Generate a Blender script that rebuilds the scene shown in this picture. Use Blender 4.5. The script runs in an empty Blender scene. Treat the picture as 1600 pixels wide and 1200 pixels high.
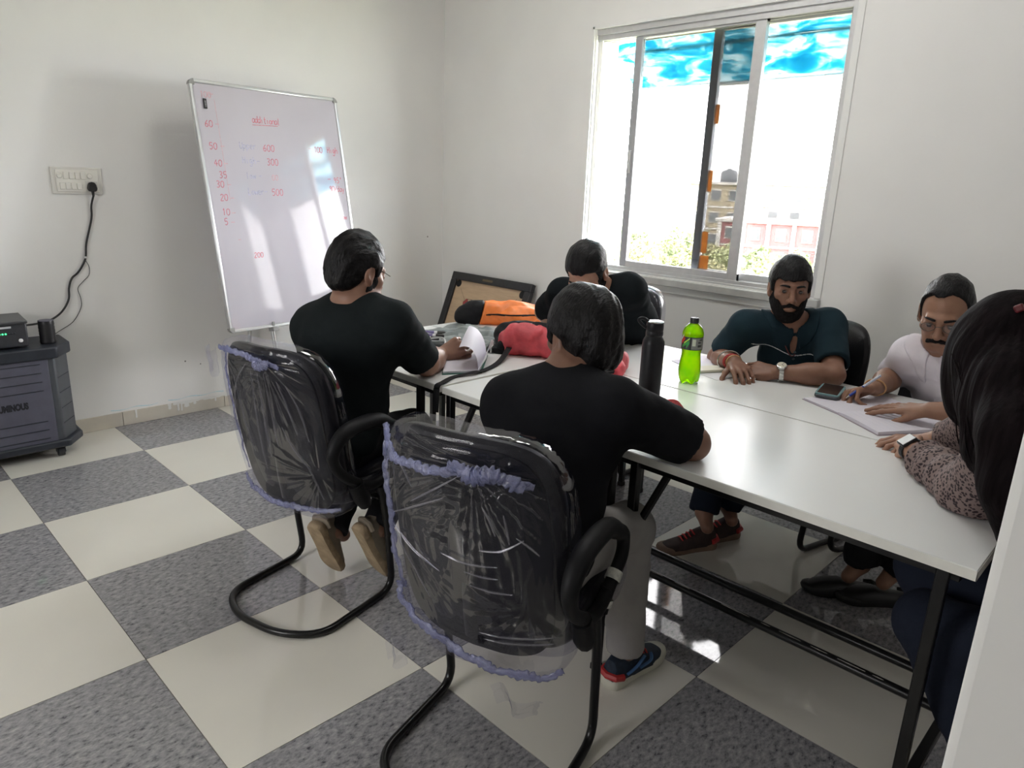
import bpy, math, random
import numpy as np
from mathutils import Vector, Matrix
random.seed(3); RNG = np.random.default_rng(5)
SC = bpy.context.scene; COL = SC.collection
# ------------------------------------------------------------------ camera, sky, light, exposure
cam_d = bpy.data.cameras.new('camera'); cam = bpy.data.objects.new('camera', cam_d); COL.objects.link(cam)
cam_d.sensor_width = 36.0; cam_d.lens = 25.03; cam_d.clip_start = 0.02; cam_d.clip_end = 600
_f = Vector((math.cos(-.2753)*math.cos(2.3474), math.cos(-.2753)*math.sin(2.3474), math.sin(-.2753)))
_r = _f.cross(Vector((0, 0, 1))).normalized(); _u = _r.cross(_f)
_r2 = _r*math.cos(.0374)+_u*math.sin(.0374); _u2 = _u*math.cos(.0374)-_r*math.sin(.0374)
cam.matrix_world = Matrix(((_r2.x, _u2.x, -_f.x, 4.3662), (_r2.y, _u2.y, -_f.y, -3.6142), (_r2.z, _u2.z, -_f.z, 1.4487), (0, 0, 0, 1)))
SC.camera = cam
SC.view_settings.view_transform = 'Standard'; SC.view_settings.look = 'None'
SC.view_settings.gamma = 1.0; SC.view_settings.use_curve_mapping = False
SC.view_settings.exposure = 1.16
SKY_STRENGTH = 30.0
wd = bpy.data.worlds.new('overcast_sky'); SC.world = wd; wd.use_nodes = True
_n = wd.node_tree.nodes; _l = wd.node_tree.links
_bg = _n['Background']; _bg.inputs['Strength'].default_value = SKY_STRENGTH
_tc = _n.new('ShaderNodeTexCoord'); _no = _n.new('ShaderNodeTexNoise'); _no.inputs['Scale'].default_value = 1.4
_cr = _n.new('ShaderNodeValToRGB'); _cr.color_ramp.elements[0].color = (.95, .965, 1.0, 1); _cr.color_ramp.elements[1].color = (.99, .985, 1.0, 1)
_l.new(_tc.outputs['Generated'], _no.inputs['Vector']); _l.new(_no.outputs['Fac'], _cr.inputs['Fac']); _l.new(_cr.outputs['Color'], _bg.inputs['Color'])
SC.cycles.max_bounces = 10; SC.cycles.diffuse_bounces = 6; SC.cycles.glossy_bounces = 4
SC.cycles.transmission_bounces = 6; SC.cycles.transparent_max_bounces = 14
SC.cycles.use_denoising = True; SC.cycles.sample_clamp_indirect = 20.0
SC.cycles.caustics_reflective = False; SC.cycles.caustics_refractive = False
def area(name, loc, target, sx, sy, power, color=(1, 1, 1), portal=False):
    d = bpy.data.lights.new(name, 'AREA'); d.shape = 'RECTANGLE'; d.size = sx; d.size_y = sy; d.energy = power; d.color = color
    if portal: d.cycles.is_portal = True
    o = bpy.data.objects.new(name, d); COL.objects.link(o); o.location = loc
    o.rotation_euler = (Vector(target)-Vector(loc)).to_track_quat('-Z', 'Y').to_euler()
    o['kind'] = 'helper'
    return o
# sky portals in the window in view and the added one behind (they guide sampling, they give no light of their own)
area('window_portal', (2.165, .19, 1.645), (2.165, -2, 1.645), 1.53, 1.40, 1, portal=True)
area('window_portal', (2.5, -5.39, 1.55), (2.5, -2, 1.55), 1.1, 1.1, 1, portal=True)  # portal of the added rear window

# two ceiling fill panels, added out of view to brighten the room
for _x in (1.9, 3.0): area('added_fill_light', (_x, -1.3, 3.0), (_x, -1.3, 0), .56, .56, 3.6, (1, .985, .97))

# ------------------------------------------------------------------ materials
MATS = {}
def mat(name, col, rough=.5, metal=0.0, var=.08, scale=14.0, bump=0.0, bscale=None, spec=.5, coat=0.0, sss=0.0, stretch=(1, 1, 1), sheen=0.0, col2=None, detail=4.0, contrast=(.3, .7)):
    if name in MATS: return MATS[name]
    m = bpy.data.materials.new(name); m.use_nodes = True; MATS[name] = m
    N = m.node_tree.nodes; L = m.node_tree.links; b = N['Principled BSDF']
    tc = N.new('ShaderNodeTexCoord'); mp = N.new('ShaderNodeMapping'); mp.inputs['Scale'].default_value = stretch
    L.new(tc.outputs['Object'], mp.inputs['Vector'])
    nz = N.new('ShaderNodeTexNoise'); nz.inputs['Scale'].default_value = scale; nz.inputs['Detail'].default_value = detail
    L.new(mp.outputs['Vector'], nz.inputs['Vector'])
    cr = N.new('ShaderNodeValToRGB'); e = cr.color_ramp.elements
    e[0].position, e[1].position = contrast
    c2 = col2 if col2 else tuple(min(1, c*(1+var)) for c in col)
    c1 = col if col2 else tuple(c*(1-var) for c in col)
    e[0].color = (*c1, 1); e[1].color = (*c2, 1)
    L.new(nz.outputs['Fac'], cr.inputs['Fac']); L.new(cr.outputs['Color'], b.inputs['Base Color'])
    b.inputs['Roughness'].default_value = rough; b.inputs['Metallic'].default_value = metal
    b.inputs['Specular IOR Level'].default_value = spec
    if coat: b.inputs['Coat Weight'].default_value = coat; b.inputs['Coat Roughness'].default_value = .08
    if sheen: b.inputs['Sheen Weight'].default_value = sheen
    if sss:
        b.inputs['Subsurface Weight'].default_value = sss; b.inputs['Subsurface Radius'].default_value = (.012, .004, .002); b.inputs['Subsurface Scale'].default_value = 1.0
    if bump:
        n2 = N.new('ShaderNodeTexNoise'); n2.inputs['Scale'].default_value = bscale or scale; n2.inputs['Detail'].default_value = 5
        L.new(mp.outputs['Vector'], n2.inputs['Vector'])
        bp = N.new('ShaderNodeBump'); bp.inputs['Strength'].default_value = bump; bp.inputs['Distance'].default_value = .01
        L.new(n2.outputs['Fac'], bp.inputs['Height']); L.new(bp.outputs['Normal'], b.inputs['Normal'])
    return m
def glassy(name, tint=(1, 1, 1), gloss=.09, rough=.02, bump=0.0, bscale=30, haze=0.0, hazecol=(.8, .82, 1), stretch=(1, 1, 1), fmax=.5):
    """thin clear sheet: mostly see-through, with a fresnel gloss and a little milky scatter"""
    if name in MATS: return MATS[name]
    m = bpy.data.materials.new(name); m.use_nodes = True; MATS[name] = m
    N = m.node_tree.nodes; L = m.node_tree.links; N.remove(N['Principled BSDF']); out = N['Material Output']
    tr = N.new('ShaderNodeBsdfTransparent'); tr.inputs['Color'].default_value = (*tint, 1)
    gl = N.new('ShaderNodeBsdfGlossy'); gl.inputs['Roughness'].default_value = rough
    fr = N.new('ShaderNodeLayerWeight'); fr.inputs['Blend'].default_value = .25
    mr = N.new('ShaderNodeMapRange'); mr.inputs['To Min'].default_value = gloss; mr.inputs['To Max'].default_value = min(1, gloss+fmax)
    L.new(fr.outputs['Fresnel'], mr.inputs['Value'])
    mx = N.new('ShaderNodeMixShader'); L.new(mr.outputs['Result'], mx.inputs['Fac']); L.new(tr.outputs[0], mx.inputs[1]); L.new(gl.outputs[0], mx.inputs[2])
    last = mx
    tc = N.new('ShaderNodeTexCoord'); mp = N.new('ShaderNodeMapping'); mp.inputs['Scale'].default_value = stretch
    L.new(tc.outputs['Object'], mp.inputs['Vector'])
    nz = N.new('ShaderNodeTexNoise'); nz.inputs['Scale'].default_value = bscale; nz.inputs['Detail'].default_value = 6; L.new(mp.outputs['Vector'], nz.inputs['Vector'])
    if haze:
        df = N.new('ShaderNodeBsdfDiffuse'); df.inputs['Color'].default_value = (*hazecol, 1)
        hr = N.new('ShaderNodeMapRange'); hr.inputs['From Min'].default_value = .35; hr.inputs['From Max'].default_value = .75
        hr.inputs['To Min'].default_value = haze*.35; hr.inputs['To Max'].default_value = haze
        L.new(nz.outputs['Fac'], hr.inputs['Value'])
        m2 = N.new('ShaderNodeMixShader'); L.new(hr.outputs['Result'], m2.inputs['Fac']); L.new(mx.outputs[0], m2.inputs[1]); L.new(df.outputs[0], m2.inputs[2]); last = m2
    if bump:
        bp = N.new('ShaderNodeBump'); bp.inputs['Strength'].default_value = bump; bp.inputs['Distance'].default_value = .02
        L.new(nz.outputs['Fac'], bp.inputs['Height']); L.new(bp.outputs['Normal'], gl.inputs['Normal'])
    L.new(last.outputs[0], out.inputs['Surface'])
    return m
def emit(name, col, s):
    if name in MATS: return MATS[name]
    m = bpy.data.materials.new(name); m.use_nodes = True; MATS[name] = m
    b = m.node_tree.nodes['Principled BSDF']; b.inputs['Emission Color'].default_value = (*col, 1); b.inputs['Emission Strength'].default_value = s
    b.inputs['Base Color'].default_value = (*col, 1)
    return m

# ------------------------------------------------------------------ mesh builder
def rot(axis, a):
    return np.array(Matrix.Rotation(a, 3, axis))
class MB:
    def __init__(s): s.v = []; s.f = []; s.n = 0
    def add(s, v, f):
        v = np.asarray(v, float).reshape(-1, 3); s.v.append(v); s.f += [tuple(int(i)+s.n for i in q) for q in f]; s.n += len(v); return s
    def box(s, x0, x1, y0, y1, z0, z1, R=None, c=(0, 0, 0)):
        v = np.array([(x, y, z) for z in (z0, z1) for y in (y0, y1) for x in (x0, x1)], float)
        if R is not None: v = v@np.asarray(R).T
        return s.add(v+np.array(c), [(0, 2, 3, 1), (4, 5, 7, 6), (0, 1, 5, 4), (2, 6, 7, 3), (0, 4, 6, 2), (1, 3, 7, 5)])
    def tube(s, pts, r, n=10, closed=False, caps=True, flat=1.0, up=None):
        p = np.asarray(pts, float); m = len(p); rr = np.full(m, r, float) if np.isscalar(r) else np.asarray(r, float)
        if closed: t = np.roll(p, -1, 0)-np.roll(p, 1, 0)
        else: t = np.gradient(p, axis=0)
        t /= np.linalg.norm(t, axis=1)[:, None]+1e-12
        a = np.array(up, float) if up is not None else (np.array((0, 0, 1.)) if abs(t[0][2]) < .9 else np.array((1., 0, 0)))
        vs = []
        for i in range(m):
            a = a-t[i]*(a@t[i]); a /= np.linalg.norm(a)+1e-12; b = np.cross(t[i], a)
            th = np.arange(n)*2*np.pi/n
            vs.append(p[i]+rr[i]*(np.outer(np.cos(th), a)*flat+np.outer(np.sin(th), b)))
        f = []
        for i in range(m if closed else m-1):
            j = (i+1) % m
            for k in range(n): f.append((i*n+k, i*n+(k+1) % n, j*n+(k+1) % n, j*n+k))
        if caps and not closed: f += [tuple(range(n-1, -1, -1)), tuple((m-1)*n+k for k in range(n))]
        return s.add(np.concatenate(vs), f)
    def lathe(s, prof, n=24, c=(0, 0, 0), R=None):
        v = []; 
        for r, z in prof:
            th = np.arange(n)*2*np.pi/n; v.append(np.stack([r*np.cos(th), r*np.sin(th), np.full(n, z)], 1))
        v = np.concatenate(v); m = len(prof)
        f = [(i*n+k, i*n+(k+1) % n, (i+1)*n+(k+1) % n, (i+1)*n+k) for i in range(m-1) for k in range(n)]
        f += [tuple(range(n-1, -1, -1)), tuple((m-1)*n+k for k in range(n))]
        if R is not None: v = v@np.asarray(R).T
        return s.add(v+np.array(c), f)
    def grid(s, nu, nv, fn, closed_u=False):
        """fn(u, v) vectorised -> (N,3); u, v in 0..1"""
        u = np.linspace(0, 1, nu, endpoint=not closed_u); v = np.linspace(0, 1, nv)
        U, V = np.meshgrid(u, v); P = fn(U.ravel(), V.ravel())
        f = []
        for j in range(nv-1):
            for i in range(nu if closed_u else nu-1):
                k = (i+1) % nu; f.append((j*nu+i, j*nu+k, (j+1)*nu+k, (j+1)*nu+i))
        return s.add(P, f)
    def prism(s, out, z0, z1, R=None, c=(0, 0, 0)):
        o = np.asarray(out, float); n = len(o)
        v = np.concatenate([np.c_[o, np.full(n, z0)], np.c_[o, np.full(n, z1)]])
        if R is not None: v = v@np.asarray(R).T
        return s.add(v+np.array(c), [tuple(range(n-1, -1, -1)), tuple(range(n, 2*n))]+[(i, (i+1) % n, n+(i+1) % n, n+i) for i in range(n)])
    def pillow(s, w, h, rings, n=56, p=4.0, R=None, c=(0, 0, 0)):
        """stack of superellipse outlines; rings = [(scale_inset, depth)] from back to front; closed with centre fans"""
        th = np.arange(n)*2*np.pi/n
        ux = np.sign(np.cos(th))*np.abs(np.cos(th))**(2/p); uy = np.sign(np.sin(th))*np.abs(np.sin(th))**(2/p)
        v = []
        for ins, d in rings: v.append(np.stack([ux*(w/2-ins), np.full(n, d), uy*(h/2-ins)], 1))
        m = len(rings); v = np.concatenate(v)
        f = [(i*n+k, i*n+(k+1) % n, (i+1)*n+(k+1) % n, (i+1)*n+k) for i in range(m-1) for k in range(n)]
        f += [tuple(range(n-1, -1, -1)), tuple((m-1)*n+k for k in range(n))]
        if R is not None: v = v@np.asarray(R).T
        return s.add(v+np.array(c), f)
    def arr(s): return np.concatenate(s.v) if s.v else np.zeros((0, 3))
def mesh_from(name, V, F, smooth=True, angle=40):
    me = bpy.data.meshes.new(name)
    if isinstance(F, np.ndarray) and F.ndim == 2:
        k = F.shape[1]; me.vertices.add(len(V)); me.vertices.foreach_set('co', np.ascontiguousarray(V, np.float32).ravel())
        me.loops.add(F.size); me.loops.foreach_set('vertex_index', np.ascontiguousarray(F, np.int32).ravel())
        me.polygons.add(len(F)); me.polygons.foreach_set('loop_start', np.arange(0, F.size, k, dtype=np.int32))
        me.polygons.foreach_set('loop_total', np.full(len(F), k, np.int32))
        me.update(calc_edges=True); me.validate()
    else:
        me.from_pydata([tuple(x) for x in V], [], F); me.update()
    if smooth and len(me.polygons):
        me.polygons.foreach_set('use_smooth', np.ones(len(me.polygons), bool))
        if angle is not None: me.set_sharp_from_angle(angle=math.radians(angle))
    return me
ORIG = {}
def obj(name, mb, m, parent=None, smooth=True, angle=40, bevel=0, kind=None, label=None, world=False, seg=2):
    V, F = (mb.arr(), mb.f) if isinstance(mb, MB) else mb
    if world and parent is not None:
        V = np.asarray(V)-ORIG.get(parent.name, np.zeros(3))
    me = mesh_from(name, V, F, smooth, angle); me.materials.append(m)
    o = bpy.data.objects.new(name, me); COL.objects.link(o)
    if parent is not None:
        o.parent = parent; ORIG[o.name] = ORIG.get(parent.name, np.zeros(3))
    if bevel:
        b = o.modifiers.new('bevel', 'BEVEL'); b.width = bevel; b.segments = seg; b.limit_method = 'ANGLE'; b.angle_limit = math.radians(35)
    if kind: o['kind'] = kind
    if label: o['label'] = label
    return o
def thing(name, label, cat, loc=(0, 0, 0), rz=0.0, group=None):
    o = bpy.data.objects.new(name, None); COL.objects.link(o); o.empty_display_size = .1
    o.location = loc; o.rotation_euler = (0, 0, rz); o['label'] = label; o['category'] = cat
    ORIG[o.name] = np.array(loc, float)
    if group: o['group'] = group
    return o
def tag(o, label, cat, group=None, loc=None):
    o['label'] = label; o['category'] = cat
    if group: o['group'] = group
    if loc is not None: o.location = loc
    return o
def struct(name, mb, m, parent=None, **k):
    o = obj(name, mb, m, parent, **k)
    if parent is None: o['kind'] = 'structure'
    return o
def text(name, s, size, m, parent, M, extrude=.0006, shear=0.0, bold=0.0, align='LEFT'):
    cu = bpy.data.curves.new(name, 'FONT'); cu.body = s; cu.size = size; cu.extrude = extrude; cu.shear = shear; cu.offset = bold; cu.align_x = align
    t = bpy.data.objects.new(name, cu); COL.objects.link(t)
    dg = bpy.context.evaluated_depsgraph_get(); me = bpy.data.meshes.new_from_object(t.evaluated_get(dg))
    bpy.data.objects.remove(t); me.materials.clear(); me.materials.append(m)
    o = bpy.data.objects.new(name, me); COL.objects.link(o); o.parent = parent; o.matrix_local = M
    return o
def basis(o, x, y):
    x = Vector(x).normalized(); y = Vector(y); y = (y-x*y.dot(x)).normalized(); z = x.cross(y)
    return Matrix(((x.x, y.x, z.x, o[0]), (x.y, y.y, z.y, o[1]), (x.z, y.z, z.z, o[2]), (0, 0, 0, 1)))
def smooth_path(pts, n=8, closed=False):
    p = [np.array(q, float) for q in pts]; out = []; m = len(p)
    rng = range(m) if closed else range(m-1)
    for i in rng:
        if closed: a, b, c, d = p[i-1], p[i], p[(i+1) % m], p[(i+2) % m]
        else: a, b, c, d = p[max(i-1, 0)], p[i], p[i+1], p[min(i+2, m-1)]
        for t in np.linspace(0, 1, n, endpoint=False):
            out.append(.5*((2*b)+(-a+c)*t+(2*a-5*b+4*c-d)*t*t+(-a+3*b-3*c+d)*t**3))
    if not closed: out.append(p[-1])
    return np.array(out)
def fillet(pts, r, n=6):
    """polyline with rounded corners"""
    p = [np.array(q, float) for q in pts]; out = [p[0]]
    for i in range(1, len(p)-1):
        a = p[i-1]-p[i]; b = p[i+1]-p[i]; la, lb = np.linalg.norm(a), np.linalg.norm(b); d = min(r, la*.49, lb*.49)
        s, e = p[i]+a/la*d, p[i]+b/lb*d
        for t in np.linspace(0, 1, n): out.append((1-t)**2*s+2*t*(1-t)*p[i]+t*t*e)
    out.append(p[-1]); return np.array(out)
def dup(root, loc=None, rz=None, label=None, group=None):
    r = root.copy(); COL.objects.link(r)
    if loc is not None: r.location = loc; ORIG[r.name] = np.array(loc, float)
    if rz is not None: r.rotation_euler = (0, 0, rz)
    if label: r['label'] = label
    if group: r['group'] = group
    for ch in list(root.children):
        c = ch.copy(); COL.objects.link(c); c.parent = r
        for g in ch.children:
            d = g.copy(); COL.objects.link(d); d.parent = c
    return r
def wob(P, amp, freq, seed=0, st=(1, 1, 1)):
    """cheap smooth noise: warped sines"""
    r = np.random.default_rng(seed); P = P*np.array(st); o = np.zeros(len(P)); W = P.copy()
    for k in range(5):
        d = r.normal(size=3); d /= np.linalg.norm(d); ph = r.uniform(0, 6.28)
        s = np.sin(W@d*freq*(1+.55*k)+ph); o += s/(1+.5*k); W = W+.35/freq*s[:, None]*r.normal(size=3)
    return amp*o/2.6
# ------------------------------------------------------------------ the room
M_WALL = mat('painted_plaster', (.79, .782, .765), .55, var=.035, scale=1.6, bump=.05, bscale=60)
M_CEIL = mat('ceiling_paint', (.82, .82, .80), .8, var=.02, scale=3)
M_GROUT = mat('grout', (.30, .28, .26), .8, var=.1, scale=40)
M_LTILE = mat('cream_porcelain', (.70, .675, .61), .035, var=.03, scale=2.2, spec=.5)
M_BASE = mat('beige_skirting_tile', (.56, .515, .44), .35, var=.06, scale=9)
M_DRIP = mat('white_paint_drip', (.74, .735, .71), .5, var=.02)
M_ALU = mat('window_aluminium', (.60, .60, .60), .38, metal=.35, var=.04, scale=30)
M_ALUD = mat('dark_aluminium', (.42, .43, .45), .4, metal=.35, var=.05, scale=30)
M_JAMB = mat('white_window_jamb', (.80, .80, .78), .5, var=.02)
M_SILL = mat('grey_marble_sill', (.50, .50, .48), .3, var=.12, scale=12)
M_GLASS = glassy('window_glass', (.48, .475, .47), gloss=.05, rough=.0)

def dark_tile_mat():
    m = bpy.data.materials.new('speckled_grey_tile'); m.use_nodes = True
    N = m.node_tree.nodes; L = m.node_tree.links; b = N['Principled BSDF']
    tc = N.new('ShaderNodeTexCoord'); oi = N.new('ShaderNodeObjectInfo')
    ad = N.new('ShaderNodeVectorMath'); ad.operation = 'ADD'; L.new(tc.outputs['Object'], ad.inputs[0]); L.new(oi.outputs['Location'], ad.inputs[1])
    mp = N.new('ShaderNodeMapping'); mp.inputs['Scale'].default_value = (1, .55, 1); mp.inputs['Rotation'].default_value = (0, 0, .7); L.new(ad.outputs[0], mp.inputs['Vector'])
    n1 = N.new('ShaderNodeTexNoise'); n1.inputs['Scale'].default_value = 75; n1.inputs['Detail'].default_value = 4; n1.inputs['Roughness'].default_value = .7; L.new(mp.outputs[0], n1.inputs['Vector'])
    c1 = N.new('ShaderNodeValToRGB'); e = c1.color_ramp.elements
    e[0].position = .30; e[0].color = (.045, .045, .055, 1); e[1].position = .74; e[1].color = (.46, .44, .43, 1)
    x = e.new(.43); x.color = (.22, .215, .23, 1); x = e.new(.58); x.color = (.32, .315, .325, 1)
    L.new(n1.outputs['Fac'], c1.inputs['Fac'])
    n2 = N.new('ShaderNodeTexNoise'); n2.inputs['Scale'].default_value = 4; L.new(ad.outputs[0], n2.inputs['Vector'])
    mx = N.new('ShaderNodeMix'); mx.data_type = 'RGBA'; mx.blend_type = 'MULTIPLY'; mx.inputs[0].default_value = .35
    L.new(c1.outputs['Color'], mx.inputs[6]); L.new(n2.outputs['Color'], mx.inputs[7]); 
    L.new(c1.outputs['Color'], b.inputs['Base Color']); b.inputs['Roughness'].default_value = .05
    bp = N.new('ShaderNodeBump'); bp.inputs['Strength'].default_value = .02; bp.inputs['Distance'].default_value = .002
    L.new(n1.outputs['Fac'], bp.inputs['Height']); L.new(bp.outputs['Normal'], b.inputs['Normal'])
    return m
M_DTILE = dark_tile_mat()

RX, RY, RZ = 5.6, -5.2, 3.05
fl = struct('floor', MB().box(-.2, RX+.2, RY-.2, .2, -.10, -.004), M_GROUT)
def tile_mesh(m):
    g = .0012; me = mesh_from('tile', *(lambda b: (b.arr(), b.f))(MB().box(-.3+g, .3-g, -.3+g, .3-g, -.012, 0.0)), smooth=False)
    me.materials.append(m); return me
TM = {0: tile_mesh(M_DTILE), 1: tile_mesh(M_LTILE)}
for i in range(-1, 9):
    for j in range(-4, 6):
        x, y = .48+(i+.5)*.6, -3.05+(j+.5)*.6
        if x > RX+.2 or y > .2 or y < RY-.3: continue
        t = bpy.data.objects.new('tile', TM[(i+j) % 2]); COL.objects.link(t); t.parent = fl; t.location = (x, y, 0)
struct('ceiling', MB().box(-.2, RX+.2, RY-.2, .2, RZ, RZ+.12), M_CEIL)
for _x in (1.9, 3.0):  # unseen fixtures added for fill, with faces that glow as well
    cp = thing('added_fill_panel', 'square flat light panel on the ceiling %s' % ('over the left tables' if _x < 2.5 else 'over the right tables'), 'light', (_x, -1.3, RZ))  # added unseen fill panel
    obj('frame', MB().box(-.31, .31, -.31, .31, -.03, -.001), mat('white_fill_frame', (.8, .8, .8), .4), cp, bevel=.004)  # frame of the added fill panel
    obj('glow_face', MB().box(-.29, .29, -.29, .29, -.034, -.030), emit('fill_panel_glow', (1, .985, .97), 1.4), cp)
struct('wall_left', MB().box(-.2, 0, RY-.2, .2, -.1, RZ), M_WALL)
struct('wall_right', MB().box(RX, RX+.2, RY-.2, .2, -.1, RZ), M_WALL)
WX0, WX1, WZ0, WZ1 = 1.40, 2.93, .945, 2.345
bk = MB()
for x0, x1 in ((-.2, WX0), (WX1, RX+.2)): bk.box(x0, x1, 0, .2, -.1, RZ)
for x0, x1 in ((WX0, WX1),): bk.box(x0, x1, 0, .2, -.1, WZ0).box(x0, x1, 0, .2, WZ1, RZ)
struct('wall_back', bk, M_WALL)
fr = MB()
fr.box(-.2, 1.95, RY-.2, RY, -.1, RZ).box(3.05, RX+.2, RY-.2, RY, -.1, RZ).box(1.95, 3.05, RY-.2, RY, -.1, 1.0).box(1.95, 3.05, RY-.2, RY, 2.1, RZ)
struct('wall_front', fr, M_WALL)
struct('wall_inner', MB().box(4.307, RX, -3.16, -3.03, -.1, RZ), M_WALL, bevel=.006)
# skirting tiles along the left and the window wall, with runs of wall paint over their top edge
sk = struct('baseboard_left', MB().box(0, .004, RY, 0, 0, .082), M_GROUT)
for k in range(9):
    y1 = -.005-.6*k; obj('tile', MB().box(.002, .011, y1-.597, y1, .001, .083), M_BASE, sk, bevel=.001)
dm = MB(); rr = random.Random(4)
for y0, ln, w in ((-2.33, .05, .006), (-2.14, .035, .012), (-2.09, .055, .008), (-2.07, .06, .006), (-2.04, .04, .02), (-1.86, .035, .007), (-1.99, .03, .012), (-1.7, .04, .008)):
    pts = [(y0-w, .085), (y0+w, .085), (y0+w*.7, .083-ln*.5), (y0+w*.8, .083-ln*.85), (y0, .083-ln), (y0-w*.8, .083-ln*.85), (y0-w*.6, .083-ln*.5)]
    dm.prism([(a, b) for a, b in pts], .0112, .0126, R=np.array([[0, 0, 1], [1, 0, 0], [0, 1, 0]]))
yy = np.linspace(-2.12, -1.75, 26); top = [(y, .086) for y in yy]; bot = [(y, .078-.007*abs(math.sin(y*71))-.006*abs(math.sin(y*23+1))) for y in yy[::-1]]
dm.prism(top+bot, .0112, .0122, R=np.array([[0, 0, 1], [1, 0, 0], [0, 1, 0]]))
obj('paint_drip', dm, M_DRIP, sk)
M_BLUEP = mat('pale_blue_chalk_smear', (.50, .68, .74), .7, var=.1, scale=60)
bs = MB()
for y0, y1, z in ((-2.46, -2.2, .100), (-2.14, -1.80, .104), (-1.74, -1.6, .11)):
    yy = np.linspace(y0, y1, 18); bs.prism([(y, z+.004*math.sin(y*40)) for y in yy]+[(y, z-.0035+.004*math.sin(y*40+.5)) for y in yy[::-1]], .0002, .0008, R=np.array([[0, 0, 1], [1, 0, 0], [0, 1, 0]]))
obj('chalk_smear', bs, M_BLUEP, sk)
skb = struct('baseboard_back', MB().box(0, RX, -.004, 0, 0, .082), M_GROUT)
for k in range(9):
    x0 = .012+.6*k; obj('tile', MB().box(x0, min(x0+.597, RX), -.011, -.002, .001, .083), M_BASE, skb, bevel=.001)
for y, z, r in ((-.15, 1.03, .006), (-1.05, .83, .004), (-2.02, .33, .005), (-1.93, .30, .004)):
    obj('wall_mark', MB().lathe([(0, .0), (r, .0004), (r*.6, .001), (0, .0012)], 10, R=rot('Y', math.pi/2), c=(.0001, y, z)), mat('grey_scuff', (.22, .21, .2), .8), sk)

# window in view: three-track aluminium slider, one leaf slid so the two leaves overlap in the middle
wn = struct('window_1', MB().box(WX0, WX1, .15, .2, WZ0, WZ0+.03).box(WX0, WX1, .15, .2, WZ1-.03, WZ1).box(WX0, WX0+.03, .15, .2, WZ0, WZ1).box(WX1-.03, WX1, .15, .2, WZ0, WZ1), M_ALU, bevel=.002)
fm = MB()
fm.box(WX0, WX0+.012, .004, .17, WZ0, WZ1)
for y in (.03, .065, .10, .135): fm.box(WX0+.01, WX0+.042, y, y+.006, WZ0, WZ1)
obj('track_jamb', fm, M_JAMB, wn, bevel=.001)
fm = MB().box(WX0, WX1, .01, .17, WZ1-.035, WZ1)
for y in (.02, .065, .11, .15): fm.box(WX0, WX1, y, y+.006, WZ1-.065, WZ1-.03)
obj('head_track', fm, M_ALU, wn, bevel=.002)
fm = MB().box(WX0, WX1, .01, .17, WZ0, WZ0+.012)
for y in (.02, .065, .11, .15): fm.box(WX0, WX1, y, y+.005, WZ0+.01, WZ0+.032)
obj('sill_track', fm, M_ALU, wn, bevel=.002)
obj('end_jamb', MB().box(WX1-.03, WX1, .008, .17, WZ0, WZ1), M_ALU, wn, bevel=.003)
obj('inside_trim', MB().box(WX0-.014, WX0+.002, -.006, .012, WZ0, WZ1+.014).box(WX0-.014, WX1+.03, -.006, .012, WZ1-.002, WZ1+.014).box(WX1-.004, WX1+.03, -.006, .012, WZ0, WZ1), M_JAMB, wn, bevel=.002)
def leaf(x0, x1, y, wl, wr, m_l, m_r, m):
    z0, z1 = WZ0+.012, WZ1-.03; d = .032
    s = obj('sash', MB().box(x0, x1, y, y+d, z1-.045, z1).box(x0, x1, y, y+d, z0, z0+.055), m, wn, bevel=.003)
    obj('stile', MB().box(x0, x0+wl, y-.0012, y+d+.0012, z0-.001, z1+.001), m_l, s, bevel=.003)
    obj('stile', MB().box(x1-wr, x1, y-.0012, y+d+.0012, z0-.001, z1+.001), m_r, s, bevel=.003)
    obj('pane', MB().box(x0+wl-.006, x1-wr+.006, y+d/2-.0025, y+d/2+.0025, z0+.05, z1-.04), M_GLASS, s, smooth=False)
    return s
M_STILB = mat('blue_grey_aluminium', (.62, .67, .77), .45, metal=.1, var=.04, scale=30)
sA = leaf(1.680, 2.475, .030, .048, .060, M_ALUD, M_ALU, M_ALU)
sB = leaf(2.150, WX1-.02, .090, .048, .045, M_STILB, M_ALU, M_ALU)
obj('latch', MB().box(1.690, 1.712, .016, .031, 1.53, 1.66).box(1.695, 1.707, .008, .018, 1.55, 1.59), M_ALU, sA, bevel=.003)
M_AMBREF = bpy.data.materials.new('painted_amber_reflection'); M_AMBREF.use_nodes = True  # warm reflection by the stile, put into an amber translucent colour

def _ambref():
    N = M_AMBREF.node_tree.nodes; L = M_AMBREF.node_tree.links; N.remove(N['Principled BSDF'])
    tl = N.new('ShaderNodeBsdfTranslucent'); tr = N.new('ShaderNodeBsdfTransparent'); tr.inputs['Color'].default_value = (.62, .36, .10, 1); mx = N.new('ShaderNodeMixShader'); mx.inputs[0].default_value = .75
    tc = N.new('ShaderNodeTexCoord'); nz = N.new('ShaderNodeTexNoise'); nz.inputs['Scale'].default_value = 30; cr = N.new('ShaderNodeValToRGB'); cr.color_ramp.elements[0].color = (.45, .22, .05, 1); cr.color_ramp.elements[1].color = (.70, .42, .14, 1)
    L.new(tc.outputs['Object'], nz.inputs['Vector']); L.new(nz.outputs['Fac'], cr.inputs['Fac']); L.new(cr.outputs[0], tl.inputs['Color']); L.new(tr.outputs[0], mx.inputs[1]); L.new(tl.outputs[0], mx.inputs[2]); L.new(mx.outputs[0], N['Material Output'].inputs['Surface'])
_ambref()
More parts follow.
